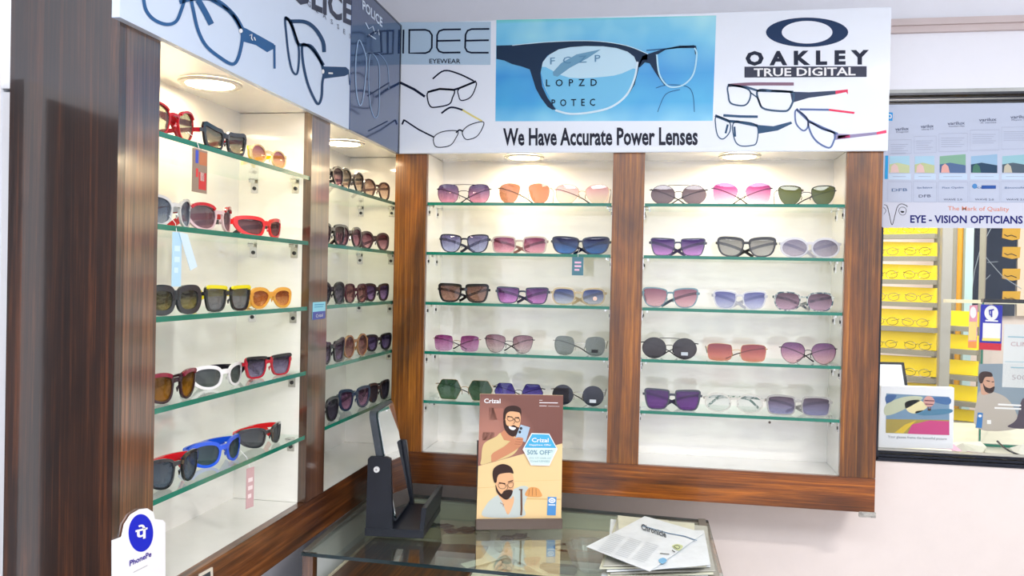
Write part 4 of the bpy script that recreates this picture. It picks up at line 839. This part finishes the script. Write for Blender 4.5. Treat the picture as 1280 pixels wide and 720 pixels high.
P.lines([st([(262, 200), (310, 208)], 8), st([(330, 196), (368, 184)], 8), st([(258, 212), (290, 206), (314, 222), (300, 244), (268, 240)], 3, True, True), st([(330, 210), (368, 200), (364, 232), (340, 238)], 3, True, True), st([(322, 212), (328, 246), (316, 252)], 3), st([(312, 276), (336, 272)], 4)], C(70, 44, 36), 'spectacles_drawing', lift=8)
P.lines([st([(430, 250), (432, 400), (428, 445)], 14), st([(412, 252), (440, 252)], 8)], C(110, 78, 60), 'tool_drawing', lift=6)
P.fill([(465, 300), (470, 260), (500, 235), (550, 240), (575, 270), (578, 305)], C(226, 160, 96), 'hand', curve=True, lift=5)
P.lines([st([(490, 250), (486, 295)], 3), st([(515, 240), (512, 298)], 3), st([(540, 242), (542, 298)], 3), st([(270, 350), (300, 365), (290, 378)], 4)], C(150, 92, 60), 'finger_lines', lift=7)
P.fill([(628, 306), (694, 308), (688, 445), (622, 444)], C(84, 146, 206), 'blue_badge', lift=4); P.fill(ell(660, 334, 26, 20, 20), Wt, 'badge_eye', lift=6); P.lines([st([(644, 334), (660, 326), (676, 334), (660, 342)], 3, True, True)], C(84, 146, 206), 'badge_iris', lift=8); P.lines([st([(634, 366), (684, 367)], 8)], Wt, 'badge_lettering', lift=6)
P = Print(pp, ad, (580, 480), 6)
P.fill([(506, 368), (640, 372), (702, 488), (640, 614), (502, 610), (440, 490)], Wt, 'hexagon', lift=12)
P.fill([(512, 376), (636, 379), (692, 480), (454, 478)], C(76, 176, 220), 'hexagon_top', lift=14); P.fill([(452, 484), (692, 487), (636, 606), (506, 603)], C(212, 232, 228), 'hexagon_bottom', lift=14)
P.text('Crizal', (508, 435), (635, 437), 30, Wt, 'logo_lettering', bold=0.02, lift=16); P.text('Happiness Offer', (490, 462), (655, 463), 12, Wt, bold=0.02, lift=16)
P.text('50% OFF*', (474, 528), (668, 530), 32, C(120, 156, 176), bold=0.02, lift=16); P.text('ON 1ST PAIR OF', (490, 560), (652, 562), 11, C(150, 180, 192), lift=16); P.text('Crizal LENSES', (500, 584), (642, 586), 13, C(150, 180, 192), lift=16)

# newspapers on the counter
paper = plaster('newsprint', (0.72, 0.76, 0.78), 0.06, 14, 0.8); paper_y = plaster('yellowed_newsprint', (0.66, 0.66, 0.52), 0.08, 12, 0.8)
def sheet(corners, z, mt, lab, amp=0.003, thick=0.0012, fold=0.0, nn=8):
    a, b, c, d = [Vector((x, y, 0)) for x, y in corners]; m_ = MB(); vs = []; ph = random.random()*6
    for L in (0, 1):
        for i in range(nn+1):
            for j in range(nn+1):
                s_, t_ = i/nn, j/nn; p = (a*(1-s_)+b*s_)*(1-t_)+(d*(1-s_)+c*s_)*t_
                p.z = z+L*thick+amp*(1+math.sin(s_*5+ph)*math.cos(t_*4+ph))*0.5+fold*max(0, s_-0.8)*5
                vs.append(p)
    k = (nn+1)**2; fs = []
    for i in range(nn):
        for j in range(nn):
            q_ = i*(nn+1)+j; fs.append((q_, q_+1, q_+nn+2, q_+nn+1)); fs.append((k+q_, k+q_+1, k+q_+nn+2, k+q_+nn+1))
            if i == 0: fs.append((q_, q_+1, k+q_+1, k+q_))
            if i == nn-1: fs.append((q_+nn+1, q_+nn+2, k+q_+nn+2, k+q_+nn+1))
            if j == 0: fs.append((q_, q_+nn+1, k+q_+nn+1, k+q_))
            if j == nn-1: fs.append((q_+1, q_+nn+2, k+q_+nn+2, k+q_+1))
    m_.add(vs, fs); o = build('newspaper', m_, mt, smooth=True); tag(o, lab, 'newspaper', 'newspapers on the counter'); return o
zp = ZT+0.0045
def cpx(pts, z): pl = PZ(z); return [tuple(pl.px(*p))[:2] for p in pts]
base_c = cpx([(757, 720), (889, 716), (881, 668), (771, 655)], ZT+0.020)
paper_d = plaster('shaded_newsprint', (0.50, 0.50, 0.44), 0.1, 16, 0.8)  # darker newsprint, shade between the piled papers put into its colour
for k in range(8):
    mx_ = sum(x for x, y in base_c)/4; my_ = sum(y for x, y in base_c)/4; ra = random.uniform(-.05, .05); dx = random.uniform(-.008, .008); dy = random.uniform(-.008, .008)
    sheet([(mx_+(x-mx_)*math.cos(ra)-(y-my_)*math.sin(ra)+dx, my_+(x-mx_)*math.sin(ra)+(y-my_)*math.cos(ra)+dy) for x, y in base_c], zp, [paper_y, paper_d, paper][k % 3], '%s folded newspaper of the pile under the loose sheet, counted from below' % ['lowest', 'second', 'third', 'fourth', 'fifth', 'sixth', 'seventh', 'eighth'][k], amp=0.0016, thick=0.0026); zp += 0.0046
sheet(cpx([(775, 690), (848, 680), (836, 652), (772, 645)], zp), zp, paper_y, 'yellowed newspaper poking out behind the pile on the left', 0.002); zp += 0.0036
sheet(cpx([(800, 690), (868, 688), (868, 655), (806, 650)], zp), zp, paper_y, 'yellowed newspaper poking out behind the pile on the right', 0.002); zp += 0.0036
sheet(cpx([(812, 714), (888, 706), (880, 664), (846, 664)], zp), zp, paper, 'white newspaper under the top sheet, its right side showing', 0.002); zp += 0.0046
topc = cpx([(733, 684), (812, 715), (880, 667), (806, 646)], zp)
ts = sheet(topc, zp, paper, 'loose white newspaper sheet lying askew on top of the pile', 0.001)
tp_ = Plane((0, 0, zp+0.0028), (0, 0, 1)); P = Print(tp_, ts, (680, 560), 4)
def news_text(P, rows):
    P.lines(rows, C(172, 180, 186), 'newsprint_columns', lift=1)
P.text('Chronicle', (486, 405), (612, 448), 27, C(70, 76, 84), 'headline', bold=0.02, lift=1)
P.lines([st([(490, 388), (620, 425), (700, 440), (765, 462)], 4)], C(110, 140, 170), 'head_rule', lift=1)
rows = []
for c_ in range(3):
    for k in range(11):
        bx_, by_ = 300+c_*85+k*-7+40, 425+c_*22+k*8+2
        rows.append(st([(bx_, by_), (bx_+64, by_+20)], 1.6))
news_text(P, rows)
P.fill([(572, 560), (596, 548), (615, 562), (590, 578)], C(120, 176, 214), 'printed_picture', curve=True); P.fill([(640, 490), (668, 480), (695, 492), (672, 512)], C(196, 206, 150), 'printed_picture', curve=True)
P.lines([st([(650, 492), (664, 486), (680, 494), (668, 504)], 3, True, True), st([(640, 510), (655, 520)], 4), st([(580, 526), (626, 530)], 3)], M['black'], 'printed_drawing', lift=2)

# card, stickers and tag on the left cabinet
PC = Plane((0.004, 0, 0), (1, 0, 0))
pc = thing('payment_card', 'white payment card with round blue logo hung on the near pillar, left cabinet', 'sign', (0.003, -1.17, 1.0))
P = Print(PC, pc, (0, 560), 4.5)
cardp = [(636, 900), (636, 520), (690, 500), (705, 430), (740, 375), (790, 345), (830, 340), (862, 360), (872, 400), (915, 405), (930, 420), (932, 900)]
build('card', MB().prism([PC.px(*P.q(p)) for p in cardp], (-0.0025, 0, 0)), M['white'], pc)
blu = C(28, 40, 190)
P.fill(ell(793, 478, 69, 106, 36), blu, 'logo_disc')
P.text('\u092a\u0947', (762, 520), (830, 502), 60, M['white'], 'logo_sign', bold=0.03, lift=3)
P.text('PhonePe', (730, 664), (852, 608), 30, C(60, 40, 150), 'logo_lettering', bold=0.02)
P.lines([st([(750, 700), (830, 660)], 3)], C(170, 170, 176), 'small_print')
lk = thing('sticker', 'small cyan and violet sticker on the middle pillar of the left wall cabinet', 'sticker', (0.001, -0.53, 1.40))
PS = Plane((0.0012, 0, 0), (1, 0, 0)); P = Print(PS, lk, (180, 230), 4)
build('sticker_base', MB().prism([PS.px(*P.q(p)) for p in ((846, 592), (908, 588), (906, 672), (843, 680))], (-0.0009, 0, 0)), C(150, 214, 230), lk)
P.fill([(845, 640), (907, 634), (906, 672), (843, 680)], C(84, 92, 160), 'lower_half'); P.text('Crizal', (860, 668), (894, 662), 16, M['white'], lift=3); P.lines([st([(852, 604), (900, 601)], 4), st([(852, 616), (896, 612)], 3)], C(70, 150, 190), 'small_print')
fr_ = thing('label_holder', 'small white-edged label holder fixed on the left cabinet rail at the bottom', 'label', (0.002, -0.95, 0.98))
PS = Plane((0.003, 0, 0), (1, 0, 0)); P = Print(PS, fr_, (240, 540), 4)
build('frame', MB().prism([PS.px(*P.q(p)) for p in ((40, 712), (104, 676), (108, 790), (40, 830))], (-0.0028, 0, 0)), C(214, 206, 190), fr_)
P.fill([(50, 720), (92, 696), (96, 780), (50, 806)], C(60, 66, 70), 'label')

# ================================================================== WINDOW SIGN AND THE ROOM BEHIND
SY = 0.188
sg = thing('window_sign', 'white opticians signboard across the top of the window', 'sign', (1.55, SY, 1.66))
PWn = Plane((0, SY-0.004, 0), (0, -1, 0)); P = Print(PWn, sg, (1100, 130), 4.5)
zt_ = WZ1-0.032
build('board', MB().box(WX0-0.005, 1.80, SY-0.004, SY-0.0005, 1.667, zt_), C(190, 199, 218), sg)
P.fill([(30, 290), (47, 290), (44, 422), (26, 422)], C(40, 160, 220), 'blue_strip'); P.fill([(44, 46), (72, 48), (70, 95), (42, 93)], C(40, 150, 220), 'blue_corner_mark')
P.lines([st([(50, 60), (62, 62), (62, 78), (50, 78)], 5, False, True)], M['white'], 'corner_mark_lettering', lift=3)
grl = C(160, 168, 190); dgr = C(90, 98, 124)
cols = [(52, 166, 150, 178, 278), (196, 306, 135, 158, 272), (336, 482, 118, 142, 265), (512, 660, 98, 122, 258), (688, 838, 82, 106, 250)]
photos = [((168, 208, 226), (196, 206, 160), (226, 196, 190)), ((170, 206, 226), (190, 200, 150), (224, 190, 186)), ((130, 176, 150), (84, 110, 150), (226, 170, 160)), ((150, 186, 214), (40, 70, 96), (70, 120, 100)), ((150, 196, 206), (80, 96, 110), (196, 190, 170))]
subs = ['Progress', 'Liberty 3.0', 'Comfort Max', 'X series', 'Physio 3.0']; lows = [('DFB', ''), ('Eye Balance', 'DFB'), ('Flex Optim', 'WAVE 2.0'), ('Xtend', 'WAVE 2.0'), ('Binocular', 'WAVE 2.0')]
for (x0, x1, ty, by, b2), ph3, sb_, lw_ in zip(cols, photos, subs, lows):
    P.text('varilux', (x0+(x1-x0)*.3, ty), (x1-4, ty-4), 17, dgr, 'logo_lettering', bold=0.015); P.text(sb_, (x0+(x1-x0)*.35, ty+12), (x1-6, ty+9), 8, dgr, 'product_lettering')
    P.lines([st([(x0-4, by+25), (x1+10, by+22), (x1+10, b2), (x0-4, b2+4)], 1.5, True)]+[st([(x0+8, by+50+q_*12), (x1-8-(q_ % 3)*12, by+49+q_*12)], 2) for q_ in range(5)], grl, 'text_block')
    P.fill([(x0, 294), (x1, 282 if x0 > 300 else 292), (x1, 388), (x0, 386)], C(*ph3[0]), 'photo'); P.fill([(x0, 340), (x0+(x1-x0)*.4, 330), (x1, 345), (x1, 388), (x0, 386)], C(*ph3[1]), 'photo_ground', lift=2, curve=False)
    P.fill([(x0+8, 386), (x0+12, 350), (x0+30, 335), (x0+48, 350), (x0+56, 386)], C(*ph3[2]), 'photo_figure', lift=3)
    P.fill([(x0-4, 394), (x1+8, 392), (x1+8, 426), (x0-4, 424)], C(196, 216, 236), 'caption_strip'); P.lines([st([(x0+20, 408), (x1-20, 408)], 2)], grl, 'caption_text', lift=3)
    P.lines([st([(x0-8, 436), (x1+12, 438), (x1+12, 552), (x0-8, 550)], 1.5, True)], grl, 'lower_box')
    P.text(lw_[0], (x0+14, 492 if not lw_[1] else 476), (x1-12, 490 if not lw_[1] else 474), 16 if not lw_[1] else 10, C(96, 120, 160), 'feature_lettering', bold=0.01)
    if lw_[1]: P.text(lw_[1], (x0+22, 542 if lw_[1] != 'DFB' else 526), (x1-20, 542 if lw_[1] != 'DFB' else 524), 10 if lw_[1] != 'DFB' else 15, C(96, 104, 130), 'feature_lettering', bold=0.01)
P.fill([(572, 458), (652, 458), (652, 476), (572, 477)], C(40, 84, 160), 'blue_label', lift=3); P.fill(ell(533, 462, 14, 14, 16), C(80, 140, 200), 'round_mark', lift=3)
P.fill([(20, 552), (1000, 556), (1000, 700), (16, 696)], C(206, 210, 224), 'name_strip', lift=1)
P.text('The Mark of Quality', (382, 598), (726, 603), 23, C(224, 140, 110), 'slogan_lettering', bold=0.004); P.text('EYE - VISION OPTICIANS', (170, 667), (803, 672), 40, C(24, 28, 110), 'name_lettering', bold=0.028)
P.lines([st([(22, 566), (40, 575), (52, 620), (68, 680), (86, 620), (98, 578), (120, 562), (150, 572), (152, 580)], 3.5, False, True), st([(106, 600), (116, 582), (138, 582), (148, 600), (138, 622), (116, 622)], 2.5, True, True), st([(20, 580), (34, 600), (22, 620)], 2.5, False, True)], M['black'], 'eye_logo'); P.fill([(114, 602), (138, 602), (132, 612), (120, 612)], M['black'], 'eye_pupil')

yel = mat('yellow_backboard', rgb(255, 228, 0), 0.5); greyl = mat('grey_ledge', rgb(140, 138, 124), 0.4)
def rack(name, label, org, al, rows, ux0, ux1, lefts=True):
    dirv = Vector((math.cos(al), -math.sin(al), 0)); n_ = Vector((-math.sin(al), -math.cos(al), 0))
    pl = Plane(org, n_); a = pl.px(ux0[0], rows[0][0]); rt = thing('spectacle_rack', label, 'rack', (a.x, a.y, 0))
    d = -n_
    for ri, (t0, t1, b0, b1) in enumerate(rows):
        q_ = [pl.px(ux0[0], t0), pl.px(ux1[0], t1), pl.px(ux1[0], b1), pl.px(ux0[0], b0)]
        pn_ = build('backboard', MB().prism(q_, d*0.02), yel, rt)
        h = (q_[0]-q_[3]).length; l = Vector((q_[2].x-q_[3].x, q_[2].y-q_[3].y, 0))
        z3 = q_[3].z
        build('ledge', MB().prism([q_[3]+n_*0.022+Vector((0, 0, -0.001)), q_[3]+l+n_*0.022+Vector((0, 0, -0.001)), q_[3]+l-n_*0.02+Vector((0, 0, -0.001)), q_[3]-n_*0.02+Vector((0, 0, -0.001))], (0, 0, -0.020)), greyl, rt)
        L_ = l.length; ld = l.normalized(); k = 0; pw = 0.125
        while (k+1)*pw+0.01 < L_:
            c_ = q_[3]+ld*(0.07+k*pw+random.uniform(-.008, .008))+n_*0.018; c_.z = z3+0.001
            g_ = build('spectacles', spec_mb(c_, ld, n_), M['brown_plastic'] if random.random() < .5 else M['black'])
            tag(g_, '%s thin spectacles on the %s yellow ledge from the top, %s' % (['left', 'right', 'far right'][k], ['first', 'second', 'third', 'fourth', 'fifth', 'sixth', 'seventh', 'eighth'][ri], lefts), 'spectacles', 'spectacles on the yellow ledges, %s' % lefts); k += 1
    for f_ in (0.02, 0.95):
        c_ = pl.px(ux0[0], rows[0][0])+(pl.px(ux1[0], rows[0][1])-pl.px(ux0[0], rows[0][0]))*f_-n_*0.03; c_.z = 0
        build('post', MB().prism([c_, c_+ld*0.02, c_+ld*0.02+d*0.02, c_+d*0.02], (0, 0, 1.9)), greyl, rt)
    return rt
def spec_mb(c_, ld, n_):
    m_ = MB(); up = Vector((0, 0, 1)); w_, h_ = 0.046, 0.032
    for s in (-1, 1):
        pts = [c_+ld*(s*0.029+w_/2*math.cos(t)*1.0)+up*(0.019+h_/2*math.sin(t)) for t in [i*math.pi/6 for i in range(12)]]
        m_.tube(pts, 0.0011, 4, closed=True, up=tuple(n_))
        m_.tube([c_+ld*(s*0.052)+up*0.028, c_+ld*(s*0.056)+up*0.030-n_*0.004, c_+ld*(s*0.02)+up*0.02-n_*0.014], 0.0010, 4)
    m_.tube([c_-ld*0.006+up*0.024, c_+up*0.027, c_+ld*0.006+up*0.024], 0.0011, 4); return m_
al = math.radians(32)
rowsA = [(276, 277, 293.4, 295.2), (301.8, 303.2, 320.3, 322.8), (329.4, 331.8, 348.5, 351.2), (357.2, 360.2, 375.7, 379.3), (385.2, 388.2, 405.8, 410), (412.5, 416.5, 433.7, 438.5), (443, 447.5, 466, 471.5), (475, 480.5, 497, 503)]
orgA = PY(1.55).px(1135, 400)
rack('rack', 'tall yellow spectacle rack behind the window, left of the metal post', orgA, al, rowsA, (1088,), (1170,), 'left of the metal post')
rowsB = [(388, 390, 406.5, 409), (417, 420, 435, 438), (449, 452, 467, 470), (480, 484, 499, 503), (510, 514, 524, 528)]
orgB = PY(1.40).px(1200, 430)
rack('rack', 'lower yellow spectacle rack seen through the glass partition behind the window', orgB, al, rowsB, (1183,), (1222,), 'right of the metal post')
def upright(u0, u1, v0, v1, y, dpt_, mt, nm, lab, cat, par=None):
    a = PY(y).px(u0, (v0+v1)/2); b = PY(y).px(u1, (v0+v1)/2); z1_ = PY(y).px(u0, v0).z; z0_ = 0.0 if v1 is None else PY(y).px(u0, v1).z
    o = build(nm, MB().box(a.x, b.x, y, y+dpt_, z0_, z1_), mt, bevel=0.002); tag(o, lab, cat); return o
a = PY(1.30).px(1166, 500); b = PY(1.30).px(1176, 500)
tag(build('metal_post', MB().box(a.x+0.02, b.x+0.03, 1.30, 1.33, 0, 2.1), M['alu'], bevel=0.002), 'square aluminium post between the yellow racks behind the window', 'post')
gold = mat('gold_fabric', rgb(206, 150, 14), 0.5, coat=0.2)
c0 = PY(1.9).px(1195, 330); gt = MB()
for k in range(4): gt.tube([(c0.x-0.045+0.03*k, 1.9, 0.0), (c0.x-0.045+0.03*k, 1.9, 2.599)], 0.019, 12)
tag(build('curtain', gt, gold, smooth=True), 'gold pleated curtain hanging behind the window, right of the metal post', 'curtain')
c1 = PY(1.85).px(1210, 330); tag(build('door_edge', MB().box(c1.x-0.012, c1.x+0.022, 1.85, 1.88, 0.0, 2.4), C(176, 206, 210)), 'pale blue upright board edge beside the gold curtain behind the window', 'board')
pd = PY(2.2); q_ = [pd.px(1219, 280), pd.px(1272, 280), pd.px(1268, 395), pd.px(1216, 395)]
db = thing('notice_board', 'dark board with yellow patches and scratches behind the window', 'board', tuple(q_[3]))
build('board', MB().prism(q_, (0, 0.02, 0)), C(30, 44, 66), db); P = Print(pd, db, (1090, 260), 5.142)
for k, y in enumerate((130, 250, 390, 535)):
    P.fill([(840, y), (955, y), (950, y+70), (900, y+78), (836, y+62)], C(206, 164, 60), 'yellow_patch'); P.lines([st([(850, y+40), (870, y+52), (895, y+44), (930, y+58)], 6)], C(60, 50, 40), 'dark_mark', lift=4)
P.lines([st([(710, 235), (770, 120)], 6), st([(695, 270), (660, 400), (635, 570)], 6), st([(705, 280), (760, 350), (840, 440), (960, 520)], 5), st([(700, 490), (760, 430)], 5), st([(740, 350), (810, 345)], 4)], C(150, 164, 176), 'scratch', lift=4)
tag(build('cream_board', MB().prism([pd.px(1273, 280), pd.px(1330, 280), pd.px(1330, 395), pd.px(1271, 395)], (0, 0.02, 0)), C(226, 214, 196)), 'cream board behind the window at the right edge of the photo', 'board')
# desk with glass partition
DZ = 1.0
tag(build('desk', MB().box(1.30, 3.0, 0.34, 1.1, DZ-0.03, DZ), plaster('desk_top', (0.6, 0.6, 0.5), 0.1, 6, 0.3), bevel=0.003), 'cluttered pale desk behind the window', 'desk')
gp = thing('glass_partition', 'glass partition standing on the desk behind the window', 'partition', (1.8, 0.62, DZ))
PG = Plane((0, 0.62, 0), (0, -1, 0)); aa = PG.px(1226, 540); bb_ = PG.px(1226, 378); zz0 = DZ+0.0005
build('pane', MB().box(aa.x, 2.6, 0.62, 0.626, zz0, bb_.z), M['pane'], gp); build('edge', MB().box(aa.x-0.005, aa.x, 0.62, 0.626, zz0, bb_.z), M['glass_edge'], gp)
build('top_rail', MB().box(aa.x-0.005, 2.6, 0.612, 0.634, bb_.z, bb_.z+0.012), M['black'], gp)
e0 = PG.px(1188, 540)
build('bottom_rail', MB().box(e0.x, 2.6, 0.606, 0.6195, zz0, zz0+0.008), M['glass_edge'], gp)
b2 = PY(0.95).px(1181, 374)
build('far_rail', MB().box(b2.x, 2.7, 0.95, 0.965, b2.z-0.012, b2.z), C(232, 226, 196), gp)
build('side_pane', MB().prism([(aa.x-0.004, 0.6265, zz0), (aa.x+0.0, 0.6265, zz0), (b2.x+0.16, 0.95, zz0), (b2.x+0.156, 0.95, zz0)], (0, 0, bb_.z-zz0)), M['pane'], gp)
PGs = Plane((0, 0.6195, 0), (0, -1, 0))
def card_on(nm, lab, cat, poly, mt, k=2.768, o=(1090, 340), th_=0.001):
    pts = [PGs.px(o[0]+x/k, o[1]+y/k) for x, y in poly]
    c_ = sum(pts, Vector())/len(pts); t = thing(nm, lab, cat, tuple(c_)); build('card', MB().prism(pts, (0, 0.0008, 0)), mt, t); return t, Print(PGs, t, o, k)
t, P = card_on('payment_sticker', 'blue payment sticker with round white logo on the glass partition', 'sticker', [(377, 112), (452, 116), (447, 272), (371, 268)], C(40, 46, 176))
P.fill(ell(413, 142, 24, 26, 24), M['white'], 'logo_disc'); P.lines([st([(404, 134), (422, 130)], 5), st([(414, 132), (414, 156)], 5), st([(406, 136), (408, 148), (414, 150)], 4)], C(40, 46, 176), 'logo_sign', lift=4); P.lines([st([(392, 168), (436, 170)], 5)], M['white'], 'sticker_lettering', lift=2)
P.fill([(384, 176), (446, 178), (444, 238), (382, 236)], M['white'], 'white_panel', lift=2); P.fill([(372, 244), (448, 248), (447, 272), (371, 268)], C(206, 40, 60), 'red_strip', lift=2); P.fill([(382, 228), (444, 230), (444, 240), (380, 238)], C(240, 226, 120), 'yellow_strip', lift=3)
t, P = card_on('sticker_reflection', 'narrow pink and yellow painted reflection of the payment sticker, end of glass partition', 'sticker', [(338, 116), (366, 114), (362, 264), (332, 262)], C(226, 150, 170))  # flat card painted as the payment sticker's reflection in the partition
P.fill(ell(350, 140, 11, 20, 20), M['white'], 'logo_disc'); P.fill([(336, 172), (362, 172), (360, 236), (334, 236)], C(240, 214, 130), 'yellow_panel'); P.fill([(333, 240), (362, 240), (362, 264), (332, 262)], C(240, 150, 70), 'orange_strip')
t, P = card_on('notice_paper', 'white printed notice taped on the glass partition at the right edge', 'paper', [(458, 180), (600, 184), (600, 404), (450, 398)], C(222, 226, 228))
P.lines([st([(470, 224), (600, 228)], 4), st([(460, 310), (600, 314)], 2), st([(480, 330), (600, 334)], 4)], C(150, 190, 206), 'blue_print'); P.text('CLINIC', (480, 256), (566, 258), 14, C(190, 160, 166), 'lettering'); P.text('500/-', (484, 372), (556, 374), 16, C(176, 170, 176), 'lettering')
t, P = card_on('portrait_poster', 'grey-blue poster of a bearded man in a pale sweater, on the glass partition', 'poster', [(370, 318), (600, 316), (600, 544), (358, 540)], C(136, 152, 166))
P.fill([(362, 540), (366, 430), (384, 412), (430, 418), (470, 440), (500, 490), (505, 542)], C(184, 176, 168), 'sweater', curve=True); P.fill([(378, 420), (376, 372), (392, 356), (418, 362), (424, 392), (416, 414), (395, 424)], C(206, 160, 136), 'face', curve=True, lift=3)
P.fill([(372, 382), (370, 356), (386, 344), (412, 348), (416, 362), (392, 364), (382, 384)], hair, 'hair', curve=True, lift=4); P.fill([(384, 384), (392, 396), (408, 402), (424, 396), (420, 414), (406, 420), (390, 410)], hair, 'beard', curve=True, lift=4)
P.lines([st([(396, 376), (408, 378)], 3), st([(414, 380), (422, 380)], 3)], hair, 'eyebrows', lift=6)
P.fill([(366, 486), (384, 488), (380, 540), (360, 538)], C(50, 120, 190), 'blue_badge', lift=3); P.fill(ell(374, 498, 6, 5, 12), M['white'], 'badge_eye', lift=5)
P.lines([st([(436, 458), (516, 462)], 6), st([(424, 470), (516, 474)], 6)], M['white'], 'poster_lettering', lift=3); P.fill([(398, 512), (412, 512), (412, 526), (398, 526)], M['white'], 'small_square', lift=3)
P.fill([(520, 300+140), (560, 440), (560, 535), (470, 536), (500, 510)], C(80, 70, 84), 'dark_shape', lift=2, curve=True)
# balloon picture on the sill
PF = Plane((0, 0.262, 0), (0, -1, 0)); P0 = [PF.px(*p) for p in ((1101, 482), (1193, 484.7), (1191.4, 561), (1098, 559.7))]
pf = thing('picture_card', 'acrylic-framed balloon and flower field picture standing inside the window', 'picture', tuple((P0[2]+P0[3])/2))
build('picture_block', MB().prism(P0, (0, 0.022, 0)), M['white'], pf, bevel=0.001); build('foot', MB().box(P0[3].x-0.004, P0[2].x+0.004, 0.25, 0.30, min(P0[2].z, P0[3].z)-0.006, min(P0[2].z, P0[3].z)-0.001), C(230, 226, 206), pf)
P = Print(PF, pf, (1090, 400), 3.6)
P.fill([(64, 330), (348, 346), (348, 518), (62, 508)], C(120, 150, 176), 'sky')
for pts, c_ in (([(64, 380), (150, 345), (230, 350), (150, 400), (64, 430)], (196, 200, 170)), ([(150, 370), (210, 360), (250, 390), (200, 420), (160, 410)], (236, 222, 170)), ([(260, 350), (348, 350), (348, 380), (290, 372)], (70, 110, 160)), ([(200, 410), (348, 400), (348, 420), (230, 430)], (80, 130, 160)), ([(64, 340), (110, 338), (90, 366), (64, 372)], (60, 96, 150))):
    P.fill(pts, C(*c_), 'cloud', curve=True, lift=2)
P.fill([(63, 446), (348, 450), (348, 518), (62, 508)], C(170, 150, 70), 'field', lift=3); P.fill([(160, 512), (180, 470), (260, 452), (348, 456), (348, 518)], C(206, 70, 130), 'flower_field', lift=4); P.fill([(100, 508), (150, 470), (200, 452), (170, 480), (140, 511)], C(226, 190, 50), 'flower_field', lift=5)
P.fill([(232, 366), (240, 348), (256, 342), (274, 350), (282, 368), (270, 388), (246, 388)], C(216, 160, 150), 'balloon', curve=True, lift=5); P.lines([st([(236, 362), (280, 364)], 5), st([(240, 378), (276, 380)], 4), st([(252, 390), (254, 402)], 3), st([(264, 390), (262, 402)], 3)], C(110, 60, 70), 'balloon_stripes', lift=7); P.fill([(250, 400), (266, 400), (264, 408), (252, 408)], C(90, 60, 40), 'basket', lift=7)
P.text('Your glasses frame the beautiful picture', (72, 530), (336, 540), 11, C(120, 124, 136), 'caption_lettering', lift=2)
# laptop
PLp = Plane((0, 0.70, 0), (0, -1, 0)); q_ = [PLp.px(1080, 452), PLp.px(1130, 453), PLp.px(1142, 500), PLp.px(1142, 520), PLp.px(1080, 520)]
lt = thing('laptop', 'open laptop on the desk behind the balloon picture', 'laptop', (q_[4].x, 0.70, DZ))
zmin = DZ+0.016
q_[3].z = zmin; q_[4].z = zmin; q_[2].z = zmin+0.05
build('lid', MB().prism(q_, (0, 0.008, 0)), M['black'], lt)
scn = [q_[0]+Vector((0.004, -0.0006, -0.008)), q_[1]+Vector((-0.008, -0.0006, -0.008)), q_[2]+Vector((-0.012, -0.0006, 0)), q_[3]+Vector((-0.012, -0.0006, 0.008)), q_[4]+Vector((0.004, -0.0006, 0.008))]
build('screen', MB().prism(scn, (0, 0.0004, 0)), mat('laptop_screen', rgb(206, 212, 220), 0.3, emit=rgb(206, 214, 226), es=0.5), lt); build('keyboard_base', MB().box(q_[4].x, q_[3].x, 0.50, 0.70, DZ+0.0005, DZ+0.014), M['black'], lt, bevel=0.002)
# clutter on the desk
for k, (x, y, a, c_, lb) in enumerate(((1.60, 0.45, .3, (196, 160, 180), 'pink crumpled paper bag on the desk behind the window'), (1.68, 0.50, -.5, (206, 206, 190), 'cream crumpled paper on the desk behind the window'), (1.86, 0.47, .9, (190, 190, 180), 'grey crumpled paper on the desk at the right edge'))):
    m_ = MB(); vs = [(x+random.uniform(-.05, .05)*1.2, y+random.uniform(-.03, .03), DZ+0.0005+random.uniform(0, .035)) for _ in range(14)]
    vs += [(x+0.055*math.cos(t*math.pi/4), y+0.03*math.sin(t*math.pi/4), DZ+0.0005) for t in range(8)]
    me = bpy.data.meshes.new('crumpled_paper'); bm = bmesh.new()
    for v in vs: bm.verts.new(v)
    r_ = bmesh.ops.convex_hull(bm, input=bm.verts[:]); bmesh.ops.delete(bm, geom=[e for e in r_['geom_interior'] if isinstance(e, bmesh.types.BMVert)], context='VERTS'); bm.to_mesh(me); bm.free(); me.materials.append(C(*c_))
    o = bpy.data.objects.new('crumpled_paper', me); COL.objects.link(o); tag(o, lb, 'paper')
tag(build('scissors', MB().bar([(1.655, 0.40, DZ+0.004), (1.76, 0.44, DZ+0.006)], 0.004, 0.010).bar([(1.66, 0.43, DZ+0.011), (1.75, 0.405, DZ+0.012)], 0.004, 0.009), C(120, 60, 100)), 'purple-handled blades lying on the papers behind the window', 'scissors')
tag(build('cable', MB().tube(smooth2([(1.74, 0.42, DZ+0.05), (1.78, 0.44, DZ+0.02), (1.84, 0.41, DZ+0.004), (1.92, 0.45, DZ+0.004)], False, 5), 0.003, 6), M['black'], smooth=True), 'black cable on the desk at the right edge', 'cable')
